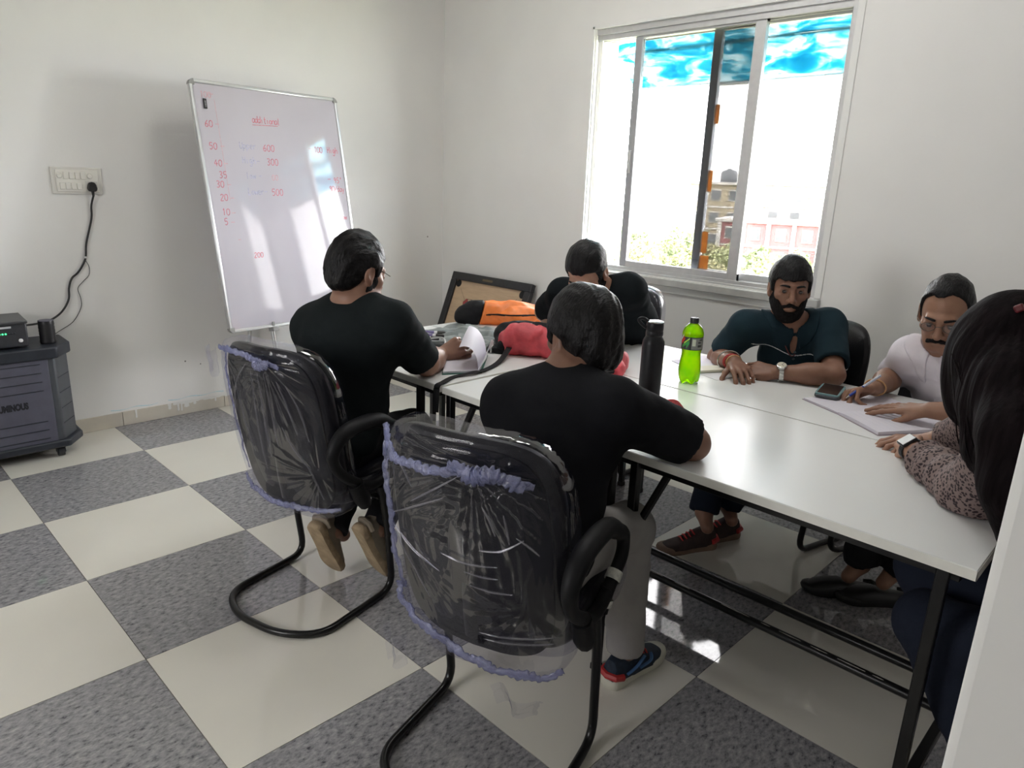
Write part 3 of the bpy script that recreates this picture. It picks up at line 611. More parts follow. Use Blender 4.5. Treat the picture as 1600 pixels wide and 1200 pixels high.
# marker writing: a small stroke alphabet drawn as flat ink ribbons
ST = {'0': [[(.5, 1), (.1, .8), (.1, .2), (.5, 0), (.85, .25), (.85, .8), (.5, 1)]], '1': [[(.3, .8), (.5, 1), (.5, 0)]], '2': [[(.1, .8), (.5, 1), (.85, .75), (.1, 0), (.9, 0)]],
 '3': [[(.1, .95), (.6, 1), (.8, .75), (.4, .52), (.85, .3), (.5, 0), (.1, .08)]], '4': [[(.6, 1), (.1, .4), (.9, .4)], [(.65, .7), (.6, 0)]], '5': [[(.85, 1), (.2, 1), (.15, .55), (.6, .6), (.85, .3), (.5, 0), (.1, .08)]],
 '6': [[(.75, 1), (.2, .55), (.15, .15), (.5, 0), (.85, .2), (.6, .5), (.2, .35)]], '9': [[(.8, .75), (.5, 1), (.15, .75), (.45, .5), (.8, .75), (.7, 0)]],
 '-': [[(.05, .5), (.95, .52)]], '.': [[(.4, .1), (.5, .05)]], '/': [[(.1, -.1), (.9, 1)]], 'a': [[(.8, .55), (.4, .62), (.15, .3), (.4, 0), (.8, .3), (.8, .6), (.85, 0)]], 'd': [[(.75, .5), (.35, .6), (.12, .3), (.4, 0), (.75, .3)], [(.8, 1.05), (.8, 0)]],
 'i': [[(.4, .6), (.45, 0)], [(.42, .85), (.44, .88)]], 't': [[(.45, 1), (.5, .1), (.75, 0)], [(.2, .65), (.75, .65)]], 'o': [[(.5, .6), (.15, .3), (.5, 0), (.85, .3), (.5, .6)]], 'n': [[(.15, .6), (.2, 0)], [(.2, .4), (.55, .62), (.8, .4), (.85, 0)]],
 'h': [[(.15, 1), (.2, 0)], [(.2, .35), (.55, .6), (.8, .35), (.85, 0)]], 'H': [[(.15, 1), (.15, 0)], [(.8, 1), (.8, 0)], [(.15, .5), (.8, .55)]], 'g': [[(.75, .55), (.4, .62), (.15, .35), (.45, .05), (.75, .5), (.75, -.25), (.4, -.4), (.15, -.25)]], 'l': [[(.4, 1), (.4, .1), (.6, 0)]],
 'w': [[(.05, .6), (.25, 0), (.5, .5), (.75, 0), (.95, .6)]], 'L': [[(.2, 1), (.15, 0), (.8, .02)]], 'e': [[(.15, .3), (.8, .4), (.5, .62), (.15, .3), (.5, 0), (.85, .12)]], 'r': [[(.2, .6), (.25, 0)], [(.25, .35), (.6, .6), (.8, .5)]], 'u': [[(.15, .6), (.2, .1), (.5, 0), (.75, .2), (.8, .6)], [(.8, .6), (.85, 0)]],
 'p': [[(.15, .6), (.15, -.4)], [(.15, .5), (.55, .62), (.8, .35), (.5, .0), (.15, .15)]], 'y': [[(.15, .6), (.45, .1)], [(.85, .6), (.3, -.4)]], 'f': [[(.8, .95), (.5, 1), (.4, .7), (.4, 0)], [(.15, .6), (.7, .6)]], 'U': [[(.15, 1), (.15, .2), (.5, 0), (.8, .2), (.85, 1)]], '\u00b0': [[(.4, 1.1), (.25, .95), (.4, .8), (.55, .95), (.4, 1.1)]], ' ': []}
def ink(s, u, v, hgt, m, wid=.0045, sl=.1, adv=.72):
    b = MB(); x = u
    for ch in s:
        for st in ST[ch]:
            pts = smooth_path([(x+(a+sl*c_)*hgt*.62, v-c_*hgt) for a, c_ in st], 5) if len(st) > 2 else np.array([(x+(a+sl*c_)*hgt*.62, v-c_*hgt) for a, c_ in st])
            tg = np.gradient(pts, axis=0); tg /= np.linalg.norm(tg, axis=1)[:, None]+1e-9; nn = np.c_[-tg[:, 1], tg[:, 0]]*wid/2
            A = [bp(*q, .0006) for q in pts+nn]; B = [bp(*q, .0006) for q in pts-nn]; n = len(pts)
            b.add(A+B, [(i, i+1, n+i+1, n+i) for i in range(n-1)])
        x += hgt*adv
    return obj('marker_writing', b, m, panel, world=True, smooth=False)
M_RED = mat('red_marker_ink', (.52, .17, .21), .4, var=.3, scale=90); M_BLU = mat('faded_blue_ink', (.38, .37, .50), .4, var=.25, scale=90); M_RFAD = mat('faded_red_ink', (.55, .33, .36), .4, var=.2, scale=60); M_BLK = mat('black_magnet', (.02, .02, .02), .4)
for s, u, v in (('60', .05, .236), ('50', .055, .352), ('40', .068, .44), ('35', .085, .502), ('30', .06, .552), ('20', .07, .622), ('10', .068, .70), ('5', .072, .752)): ink(s, u, v, .034, M_RED)
for u, v in ((.108, .222), (.118, .337), (.122, .428), (.122, .540), (.128, .612), (.122, .692), (.108, .742)): ink('-', u, v+.017, .040, M_RFAD)
ink('100', .05, .085, .03, M_RFAD); ink('-', .10, .085, .04, M_RFAD)
ink('additional', .335, .192, .036, M_RED, .0045, adv=.50)
b = MB(); b.add([bp(.335, .203, .0006), bp(.50, .198, .0006), bp(.50, .2015, .0006), bp(.335, .2065, .0006)], [(0, 1, 2, 3)]); obj('underline', b, M_RED, panel, world=True)
ink('Upper', .232, .338, .036, M_BLU, adv=.58); ink('.', .335, .338, .03, M_BLU); ink('600', .380, .345, .036, M_RED)
ink('High', .236, .418, .036, M_BLU, adv=.6); ink('-', .325, .422, .036, M_BLU); ink('300', .392, .422, .036, M_RED)
ink('low', .245, .500, .034, M_BLU, adv=.6); ink('-', .325, .502, .034, M_BLU); ink('00', .41, .506, .03, M_RFAD)
ink('Lower', .242, .588, .036, M_BLU, adv=.56); ink('-', .345, .590, .036, M_BLU); ink('500', .395, .592, .036, M_RED)
ink('-', .69, .334, .04, M_RFAD); ink('100', .73, .334, .034, M_RED, adv=.6); ink('High', .825, .332, .036, M_RED, adv=.56)
ink('-', .80, .51, .04, M_RED); ink('95\u00b0', .845, .512, .032, M_RED); ink('90/day', .805, .565, .034, M_RED, adv=.55); ink('low', .855, .735, .03, M_RED, adv=.6)
ink('200', .22, .938, .028, M_RED); ink('-', .135, .85, .03, M_RFAD)
ax = MB().add([bp(.126, .09, .0004), bp(.1285, .09, .0004), bp(.1285, .62, .0004), bp(.126, .62, .0004)], [(0, 1, 2, 3)]); obj('marker_writing', ax, M_RFAD, panel, world=True)
mg = obj('board_eraser_magnet', MB().box(-.009, .009, -.026, .026, 0, .008, R=Rb@rot('Z', -.04), c=bp(.070, .118)), M_BLK, bevel=.002); tag(mg, 'small black magnet stuck at the top left of the whiteboard', 'magnet')
mk = MB()
for v in (.104, .112, .120, .128): mk.box(-.0045, .0045, -.0015, .0015, .008, .0084, R=Rb@rot('Z', -.04), c=bp(.070, v+.003))
obj('magnet_print', mk, mat('grey_print', (.35, .35, .35), .5), mg)

# ------------------------------------------------------------------ wall switches, plug and lead
M_SWP = mat('glossy_cream_plastic', (.78, .765, .71), .22, var=.02); M_SWB = mat('switch_frame_plastic', (.70, .685, .64), .3, var=.03); M_LEAD = mat('black_rubber_lead', (.012, .012, .012), .45)
sw = thing('switch_plate', 'cream wall plate with two rows of switches and knobs', 'switch', (0, -2.487, 1.376))
obj('plate', MB().box(.0, .011, -.118, .118, -.068, .068), M_SWB, sw, bevel=.004)
obj('frame', MB().box(.010, .016, -.098, .100, -.056, .056), M_SWP, sw, bevel=.003)
for k in range(6):
    y = -.078+k*.0265
    if k in (0, 5):
        kn = obj('knob', MB().lathe([(.0135, 0), (.0135, .004), (.011, .010), (.0, .011)], 20, R=rot('Y', math.pi/2), c=(.0155, y+(-.004 if k == 0 else .004), .026)), M_SWP, sw)
        obj('pointer', MB().box(.0255, .028, y-.0015, y+.0015, .024, .036), M_SWB, kn)
    else: obj('rocker', MB().box(.0155, .0205, y-.0115, y+.0115, .008, .044, R=None), M_SWP, sw, bevel=.002)
for k in range(4):
    y = -.072+k*.0265; obj('rocker', MB().box(.0155, .0205, y-.0115, y+.0115, -.044, -.010), M_SWP, sw, bevel=.002)
obj('socket', MB().box(.0155, .0185, .034, .094, -.050, .002), M_SWB, sw, bevel=.002)
pg = thing('mains_plug', 'black three pin plug in the wall socket with its lead hanging down', 'plug', (.0185, -2.425, 1.345))
pr = [(-.020, .012), (-.014, .024), (.0, .028), (.014, .024), (.020, .012), (.024, -.006), (.018, -.020), (.009, -.022), (-.009, -.022), (-.018, -.020), (-.024, -.006)]
obj('body', MB().prism(pr, 0, .022, R=np.array([[0, 0, 1], [1, 0, 0], [0, 1, 0]])), M_LEAD, pg, bevel=.005)
obj('strain_relief', MB().tube([(.012, 0, -.018), (.012, .001, -.045)], [.008, .0055], 10), M_LEAD, pg)
# ---- joints of the six people, metres in the room
POSE = {
'M1': {'pelvis':[2.27,-2.41,0.55],'neck':[2.275,-2.25,1.069],'head':[2.279,-2.261,1.142],'shL':[2.122,-2.34,0.928],'shR':[2.443,-2.238,0.979],'elR':[2.36,-2.026,0.798],'wrR':[2.234,-1.85,0.784],'elL':[2.04,-2.065,0.759],'wrL':[2.087,-1.831,0.756],'knR':[2.22,-1.98,0.5],'knL':[1.98,-2.02,0.5],'anR':[2.396,-2.276,0.226],'anL':[2.264,-2.386,0.201]},
'M2': {'pelvis':[3.26,-2.44,0.55],'neck':[3.168,-2.169,0.97],'head':[3.147,-2.102,1.045],'shL':[3.074,-2.301,0.871],'shR':[3.351,-2.204,0.907],'elR':[3.452,-1.983,0.793],'wrR':[3.294,-1.857,0.82],'elL':[2.95,-2.02,0.8],'wrL':[3.06,-1.78,0.785],'knR':[3.3,-2.02,0.5],'knL':[3.0,-2.08,0.5],'anR':[3.325,-2.02,0.1],'anL':[3.0,-2.02,0.1]},
'M3': {'pelvis':[2.34,-0.6,0.56],'neck':[2.441,-1.133,1.013],'head':[2.462,-1.252,1.101],'shL':[2.565,-1.082,1.017],'shR':[2.275,-1.169,0.966],'elL':[2.484,-0.794,0.807],'wrL':[2.38,-1.021,0.783],'elR':[2.073,-1.078,0.853],'wrR':[2.257,-1.135,0.803],'knL':[2.5,-1.12,0.5],'knR':[2.18,-1.15,0.5],'anL':[2.48,-1.05,0.1],'anR':[2.2,-1.08,0.1]},
'M4': {'pelvis':[3.19,-0.5,0.55],'neck':[3.161,-0.803,0.943],'head':[3.166,-0.855,1.092],'shR':[3.043,-0.929,0.919],'shL':[3.274,-0.695,0.936],'elR':[2.9,-0.87,0.76],'wrR':[3.08,-1.069,0.804],'elL':[3.406,-0.911,0.796],'wrL':[3.23,-1.009,0.784],'knR':[2.98,-0.92,0.5],'knL':[3.2,-0.95,0.5],'anR':[3.053,-1.115,0.165],'anL':[3.076,-0.952,0.152]},
'M5': {'pelvis':[3.82,-0.52,0.55],'neck':[3.743,-0.766,0.916],'head':[3.72,-0.858,1.073],'shR':[3.623,-0.777,0.893],'shL':[3.893,-0.86,0.895],'elR':[3.548,-0.69,0.785],'wrR':[3.581,-1.0,0.802],'elL':[4.01,-1.147,0.836],'wrL':[3.808,-1.174,0.812],'knR':[3.62,-0.98,0.5],'knL':[3.88,-1.0,0.5],'anR':[3.64,-0.988,0.134],'anL':[3.749,-0.951,0.141]},
'W1': {'pelvis':[4.43,-1.87,0.55],'neck':[4.101,-1.815,1.058],'head':[4.05,-1.751,1.128],'shL':[4.133,-1.893,1.003],'shR':[4.038,-1.543,0.947],'elL':[4.062,-1.755,0.792],'wrL':[3.867,-1.553,0.793],'elR':[3.94,-1.378,0.795],'wrR':[3.865,-1.387,0.775],'knL':[4.06,-1.93,0.52],'knR':[4.0,-1.74,0.56],'anL':[4.34,-1.97,0.1],'anR':[4.3,-1.74,0.1]},
}
HAIRPATH2 = [[4.115, -1.863, 1.087], [4.15, -1.948, 1.004], [4.176, -1.974, 0.911], [4.209, -1.95, 0.818]]
HAIRPATH = [[4.056, -1.778, 1.117], [4.085, -1.827, 1.031], [4.111, -1.851, 0.942], [4.147, -1.85, 0.857], [4.184, -1.831, 0.775]]
HAIRR = [.080, .080, .076, .070, .052, .030]
# ------------------------------------------------------------------ people: implicit bodies meshed with surface nets
def smin(a, b, k):
    h = np.clip(.5+.5*(b-a)/k, 0, 1); return b+(a-b)*h-k*h*(1-h)
def smax(a, b, k): return -smin(-a, -b, k)
def s_cap(P, a, b, r1, r2=None):
    a = np.asarray(a, np.float32); b = np.asarray(b, np.float32); r2 = r1 if r2 is None else r2
    ba = b-a; t = np.clip(((P-a)@ba)/(ba@ba+1e-9), 0, 1)
    return np.linalg.norm(P-a-t[:, None]*ba, axis=1)-(r1+(r2-r1)*t)
def s_ell(P, c, r, R=None):
    q = P-np.asarray(c, np.float32)
    if R is not None: q = q@np.asarray(R, np.float32)
    r = np.asarray(r, np.float32); k0 = np.linalg.norm(q/r, axis=1); k1 = np.linalg.norm(q/(r*r), axis=1)+1e-9
    return k0*(k0-1)/k1
def s_sph(P, c, r): return np.linalg.norm(P-np.asarray(c, np.float32), axis=1)-r
class SDF:
    def __init__(s): s.ops = []; s.post = []
    def add(s, fn, c, R, k=.03): s.ops.append((fn, np.asarray(c, np.float32), R, k))
    def cap(s, a, b, r1, r2=None, k=.03):
        a, b = np.asarray(a, float), np.asarray(b, float); R = np.linalg.norm(b-a)/2+max(r1, r2 or 0)
        s.add(lambda P: s_cap(P, a, b, r1, r2), (a+b)/2, R, k)
    def ell(s, c, r, Rm=None, k=.03): s.add(lambda P: s_ell(P, c, r, Rm), c, max(r), k)
    def __call__(s, P):
        d = np.full(len(P), 9.0, np.float32)
        for fn, c, R, k in s.ops:
            m = np.einsum('ij,ij->i', P-c, P-c) < (R+.09)**2
            if m.any(): d[m] = smin(d[m], fn(P[m]), k)
        for fn in s.post: d = fn(P, d)
        return d
    def bounds(s, pad=.02):
        lo = np.min([c-R for _, c, R, _ in s.ops], 0)-pad; hi = np.max([c+R for _, c, R, _ in s.ops], 0)+pad
        return lo, hi
def axis_steps(lo, hi, h, bands):
    x = [lo]
    while x[-1] < hi:
        st = h
        for a, b, hf in bands:
            if a-h <= x[-1] <= b: st = min(st, hf)
        x.append(x[-1]+st)
    return np.array(x, np.float32)
def nets(f, lo, hi, h, zones=()):
    """surface nets on a rectilinear grid, refined in the axis bands of the zones [(centre, radius, step)]"""
    ax = [axis_steps(lo[i], hi[i], h, [(c[i]-r, c[i]+r, s) for c, r, s in zones]) for i in range(3)]
    n = [len(a) for a in ax]; S = 4
    ci = [np.minimum(np.arange(0, n[i]+S, S), n[i]-1) for i in range(3)]
    CP = np.stack(np.meshgrid(*[ax[i][ci[i]] for i in range(3)], indexing='ij'), -1).reshape(-1, 3)
    cv = f(CP).reshape([len(c) for c in ci])
    stp = [np.max(np.diff(ax[i])) for i in range(3)]; diag = S*math.sqrt(sum(s*s for s in stp))
    near = [np.minimum((np.arange(n[i])+S//2)//S, len(ci[i])-1) for i in range(3)]
    D = cv[np.ix_(*near)].astype(np.float32)
    todo = np.abs(D) < diag*.75
    I = np.argwhere(todo); P = np.stack([ax[i][I[:, i]] for i in range(3)], 1)
    D[todo] = f(P)
    neg = D < 0
    c = np.zeros([k-1 for k in n], np.int8)
    for dx in (0, 1):
        for dy in (0, 1):
            for dz in (0, 1): c += neg[dx:n[0]-1+dx, dy:n[1]-1+dy, dz:n[2]-1+dz]
    act = (c > 0) & (c < 8); A = np.argwhere(act); idx = np.full(act.shape, -1, np.int32); idx[act] = np.arange(len(A))
    pos = np.zeros((len(A), 3), np.float32); cnt = np.zeros(len(A), np.float32)
    def node(o): 
        J = A+np.array(o); return D[J[:, 0], J[:, 1], J[:, 2]], np.stack([ax[i][J[:, i]] for i in range(3)], 1)
    cor = {o: node(o) for o in [(x, y, z) for x in (0, 1) for y in (0, 1) for z in (0, 1)]}
    for o in cor:
        for a in range(3):
            if o[a] == 0:
                o2 = tuple(o[i]+(i == a) for i in range(3)); d0, p0 = cor[o]; d1, p1 = cor[o2]; m = (d0 < 0) != (d1 < 0)
                t = (d0[m]/(d0[m]-d1[m]))[:, None]; pos[m] += p0[m]+t*(p1[m]-p0[m]); cnt[m] += 1
    pos /= cnt[:, None]; F = []
    for a in range(3):
        b, e = (a+1) % 3, (a+2) % 3
        s0 = [slice(None)]*3; s1 = [slice(None)]*3; s0[a] = slice(0, n[a]-1); s1[a] = slice(1, n[a])
        cr = neg[tuple(s0)] != neg[tuple(s1)]; J = np.argwhere(cr)
        J = J[(J[:, b] > 0) & (J[:, e] > 0) & (J[:, b] < n[b]-1) & (J[:, e] < n[e]-1)]
        def cell(db, de): K = J.copy(); K[:, b] -= db; K[:, e] -= de; return idx[K[:, 0], K[:, 1], K[:, 2]]
        q = np.stack([cell(1, 1), cell(0, 1), cell(0, 0), cell(1, 0)], 1)
        fl = ~neg[J[:, 0], J[:, 1], J[:, 2]]; q[fl] = q[fl][:, ::-1]; F.append(q)
    F = np.concatenate(F); F = F[(F >= 0).all(1)]
    return pos, F
def sobj(name, f, lo, hi, h, m, parent, zones=(), keep=True, label=None, kind=None):
    V, F = nets(f, lo, hi, h, zones)
    if len(V) == 0: return None
    return obj(name, (V, F), m, parent, world=True, angle=None, label=label, kind=kind)
def frame(fwd, up=(0, 0, 1), roll=0.0):
    f = np.asarray(fwd, float); f /= np.linalg.norm(f); u = np.asarray(up, float); r = np.cross(f, u); r /= np.linalg.norm(r); u = np.cross(r, f)
    if roll: r, u = r*math.cos(roll)+u*math.sin(roll), u*math.cos(roll)-r*math.sin(roll)
    return np.stack([r, f, u], 1)         # columns: right, forward, up
# ---- head, in its own frame (x right, y forward, z up, metres, 0 at eye level between the ears)
def h_skull(P):
    d = s_ell(P, (0, -.012, .035), (.074, .096, .088)); d = smin(d, s_ell(P, (0, .026, -.03), (.060, .062, .086)), .03)
    return smin(d, s_ell(P, (0, -.05, -.025), (.056, .05, .06)), .03)
def h_face(P, sl=1.0):
    Q = P.copy(); Q[:, 0] = np.abs(Q[:, 0])
    d = h_skull(P)
    d = smin(d, s_ell(P, (0, .048, -.085), (.038, .038, .034)), .03)
    d = smin(d, s_cap(Q, (.050, -.002, -.052), (.024, .055, -.096), .020), .02)
    d = smin(d, s_ell(Q, (.043, .060, -.018), (.021, .020, .018)), .02)
    d = smin(d, s_cap(Q, (0, .084, .024), (.034, .079, .022), .012), .014)
    d = smax(d, -s_ell(Q, (.0315, .104, .004), (.021, .022, .016)), .012)
    d = smin(d, s_ell(Q, (.0315, .0775, .003), (.0185, .0135, .0135)), .005)
    d = smin(d, s_cap(P, (0, .086, .012), (0, .110, -.029), .0085, .0130), .012)
    d = smin(d, s_sph(Q, (.0135, .098, -.035), .0090), .007)
    d = smax(d, -s_sph(Q, (.0065, .106, -.0425), .0042), .003)
    d = smin(d, s_ell(P, (0, .0885, -.0605), (.023, .0095, .0062)), .005)
    d = smin(d, s_ell(P, (0, .0870, -.0725), (.020, .0100, .0070)), .005)
    d = smax(d, -s_cap(Q, (0, .099, -.0662), (.022, .090, -.0652), .0022), .003)
    e = s_ell(Q, (.0795, -.010, -.006), (.0095, .0205, .033)); e = smax(e, -s_ell(Q, (.0895, -.006, -.001), (.0085, .0125, .021)), .006)
    e = smin(e, s_ell(Q, (.077, .0, -.034), (.007, .010, .010)), .008)
    return smin(d, e, .008)
def zl_interp(y, tab): t = np.array(tab); return np.interp(y, t[:, 0], t[:, 1])
HAIR = dict(
 thick=dict(t=.0145, tab=[(-.12, -.085), (-.05, -.08), (-.028, -.06), (-.016, .008), (.012, .014), (.020, -.014), (.034, -.010), (.042, .045), (.07, .06), (.12, .06)]),
 short=dict(t=.011, tab=[(-.12, -.092), (-.05, -.088), (-.028, -.05), (-.016, .012), (.012, .018), (.020, -.012), (.034, -.010), (.042, .045), (.07, .064), (.12, .066)]),
 crop=dict(t=.012, tab=[(-.12, -.078), (-.05, -.075), (-.028, -.05), (-.016, .012), (.012, .018), (.020, -.016), (.034, -.012), (.040, .035), (.06, .044), (.12, .046)]),
 bald=dict(t=.007, tab=[(-.12, -.075), (-.05, -.072), (-.028, -.05), (-.016, .012), (.010, .02), (.018, -.012), (.030, -.006), (.036, .070), (.050, .104), (.12, .112)]))
class Head:
    def __init__(s, c, fwd, roll=0.0, scale=1.0, up=(0, 0, 1)): s.c = np.array(c, float); s.R = frame(fwd, up, roll); s.s = scale
    def loc(s, P): return ((P-s.c.astype(np.float32))@s.R.astype(np.float32))/s.s
    def w(s, p): return s.c+s.R@(np.asarray(p, float)*s.s)
    def add(s, B): B.add(lambda P: h_face(s.loc(P))*s.s, s.c+s.R@np.array([0, .0, .0]), .165*s.s, .018)
    def box(s, r=.19): return s.c-r, s.c+r
    def hair(s, style, m, parent, seed=0, amp=.004, h=.0042):
        st = HAIR[style]
        def f(P):
            L = s.loc(P); o = h_skull(L)-st['t']
            sweep = np.stack([L[:, 0]*1.0, L[:, 1]*.30, L[:, 2]*.45], 1)
            o = o-wob(sweep, amp, 95, seed)-wob(L, amp*.5, 40, seed+1)-.002*np.clip((L[:, 2]-.07)/.05, 0, 1)
            zl = zl_interp(L[:, 1], st['tab'])+wob(np.c_[L[:, 0]*2.2, L[:, 1]*.5, L[:, 2]*0], .006, 70, seed+2)
            if style == 'bald':
                zl = zl-.016*np.exp(-((L[:, 0]-.012)/.030)**2)*(L[:, 1] > .03)
                o = o+.0005
            d = smax(o, (zl-L[:, 2])*.8, .008)
            return (smax(d, -(h_skull(L)+.004), .003))*s.s
        return sobj('hair', f, *s.box(), h, m, parent)
    def beard(s, m, parent, full=True, seed=0, h=.0034):
        def f(P):
            L = s.loc(P); Q = L.copy(); Q[:, 0] = np.abs(Q[:, 0])
            b = s_ell(L, (0, .026, -.03), (.060, .062, .086)); b = smin(b, s_ell(L, (0, .048, -.085), (.038, .038, .034)), .03); b = smin(b, s_cap(Q, (.050, -.002, -.052), (.024, .055, -.096), .020), .02)
            n = wob(np.stack([L[:, 0]*1.2, L[:, 1], L[:, 2]*.5], 1), .0022, 170, seed)
            o = b-.0075-n-.010*np.clip((-.085-L[:, 2])/.03, 0, 1)*np.exp(-(L[:, 0]/.035)**2)
            top = np.interp(Q[:, 0], [0, .018, .028, .040, .052, .062, .075], [-.083, -.081, -.070, -.050, -.030, .010, .02])
            d = smax(o, (L[:, 2]-top)*.8, .006); d = smax(d, -.002-L[:, 1]*.0-(L[:, 1]+.004)*1.0, .006)
            mu = smax(s_cap(Q, (0, .0985, -.0525), (.034, .0820, -.0670), .0088, .0070)-n*1.3, (np.abs(L[:, 0])-.038), .004)
            return (np.minimum(d, mu) if full else mu)*s.s
        return sobj('beard' if full else 'moustache', f, *s.box(.17), h, m, parent)
    def brows(s, m, parent):
        for sx in (-1, 1):
            pts = smooth_path([s.w((sx*.013, .0965, .0225)), s.w((sx*.026, .0960, .0265)), s.w((sx*.040, .0885, .0265)), s.w((sx*.050, .0765, .021))], 5)
            obj('eyebrow', MB().tube(pts, np.interp(np.linspace(0, 1, len(pts)), [0, .2, .7, 1], [.0032, .0046, .0036, .001]), 8), m, parent, world=True)
    def eyes(s, parent, look=(0, 1, 0)):
        lk = np.array(look, float); lk /= np.linalg.norm(lk)
        for sx in (-1, 1):
            c = np.array([sx*.0315, .0800, .0030]); b = MB(); pr = [(.0125*math.sin(t), -.0125*math.cos(t)) for t in np.linspace(.05, math.pi-.05, 12)]
            g = MB().lathe([(r*1.05, z*.62) for r, z in pr], 20); V = g.v[0]; V = V@s.R.T*s.s+s.w(c); g.v = [V]
            e = obj('eye', g, mat('eye_white', (.10, .088, .080), .4), parent, world=True)
            ic = c+np.array([lk[0]*.004, .0098, lk[2]*.005])
            g = MB().lathe([(.0074, 0), (.0070, .0008), (.0038, .0014), (0, .0015)], 16, R=rot('X', -math.pi/2)); V = g.v[0]@s.R.T*s.s+s.w(ic+np.array([0, .0008, 0])); g.v = [V]
            obj('iris', g, mat('dark_iris', (.012, .008, .006), .15), e, world=True)
            for zz, th in ((.0068, .0024), (-.0062, .0018)):
                pts = smooth_path([s.w(c+np.array([dx, .0085-abs(dx)**2*22, zz-abs(dx)**2*18*np.sign(zz)])) for dx in (-.0125, -.006, 0, .006, .0125)], 4)
                obj('eyelid', MB().tube(pts, th, 8), SKINLID, e, world=True)
SKINLID = mat('eyelid_skin', (.12, .062, .042), .5)
# ---- hand
def hand(B, wr, fwd, back, side, curl=(.5, .5, .5, .5), thumb=(.5, .6), s=1.0, spread=.06, k=.006):
    """wr wrist point, fwd towards the knuckles, back = direction of the back of the hand, side +1 right hand"""
    f = np.asarray(fwd, float); f /= np.linalg.norm(f); b = np.asarray(back, float); b = b-f*(b@f); b /= np.linalg.norm(b)
    lat = np.cross(f, b)*side            # towards the thumb
    wr = np.asarray(wr, float); tips = []
    kn = [(.034, .088), (.012, .094), (-.010, .090), (-.030, .080)]
    for (lx, ly) in kn:
        a = wr+lat*lx*.45*s+f*.012*s; e = wr+lat*lx*s+f*ly*s*.93; B.cap(a, e, .0135*s, .0108*s, .012)
    B.cap(wr+lat*.02*s+f*.03*s-b*.004*s, wr-lat*.018*s+f*.03*s-b*.004*s, .013*s, None, .012)
    L = [(.044, .026, .021), (.049, .030, .022), (.045, .028, .022), (.035, .021, .019)]
    for i, ((lx, ly), ln) in enumerate(zip(kn, L)):
        p = wr+lat*lx*s+f*ly*s; an = 0.0; r = (.0088, .0090, .0085, .0076)[i]*s; sp = (1.2, .35, -.5, -1.4)[i]*spread
        c = curl[i]; c = (c, c*1.15, c*.8) if np.isscalar(c) else c
        for j in range(3):
            an += c[j]; d = f*math.cos(an)-b*math.sin(an)+lat*math.sin(sp)*max(0, math.cos(an)); d /= np.linalg.norm(d)
            q = p+d*ln[j]*s; B.cap(p, q, r*(1-.08*j), r*(1-.08*(j+1)), k); p = q
        tips.append(p)
    p = wr+lat*.020*s+f*.022*s-b*.006*s; t1, t2 = thumb
    d = f*math.cos(t1)+lat*math.sin(t1)-b*.35; d /= np.linalg.norm(d)
    for j, (ln, r) in enumerate(((.042, .0125), (.032, .0100), (.026, .0090))):
        q = p+d*ln*s; B.cap(p, q, r*s, r*.9*s, k if j else .012); p = q
        d = d+f*t2*.4-lat*t2*.45-b*.15*t2; d /= np.linalg.norm(d)
    tips.append(p)
    return tips
# ---- body, clothes
def skin_mat(name, col): return mat(name, col, .48, var=.10, scale=22, bump=.05, bscale=260, sss=.06, spec=.35)
M_HAIR = mat('black_hair', (.0055, .005, .0055), .45, var=.5, scale=120, stretch=(1, .25, .35), bump=.5, bscale=210, spec=.22)
M_BEARD = mat('black_beard', (.007, .006, .006), .75, spec=.15, var=.5, scale=160, bump=.6, bscale=330)
vv = lambda a: np.array(a, float)
def unit(a): a = vv(a); return a/np.linalg.norm(a)
def wrist_ring(parent, name, el, wr, t, r, rad, m, label=None, n=28, tilt=0.0, sq=.86):
    """a band round the forearm near the wrist"""
    ax = unit(vv(wr)-vv(el)); c = vv(el)+(vv(wr)-vv(el))*t; R = frame(ax)
    th = np.linspace(0, 2*np.pi, n, endpoint=False)
    pts = c+np.outer(np.cos(th)*rad, R[:, 0])+np.outer(np.sin(th)*rad*sq, R[:, 2])+np.outer(np.sin(th+.7)*tilt, R[:, 1])
    return obj(name, MB().tube(pts, r, 8, closed=True), m, parent, world=True, label=label)
FOOT = [(-.034, -.045), (-.026, -.064), (0, -.072), (.026, -.064), (.034, -.045), (.034, .0), (.036, .06), (.045, .12), (.043, .155), (.030, .185), (.008, .198), (-.018, .192), (-.036, .165), (-.042, .12), (-.035, .06), (-.033, .0)]
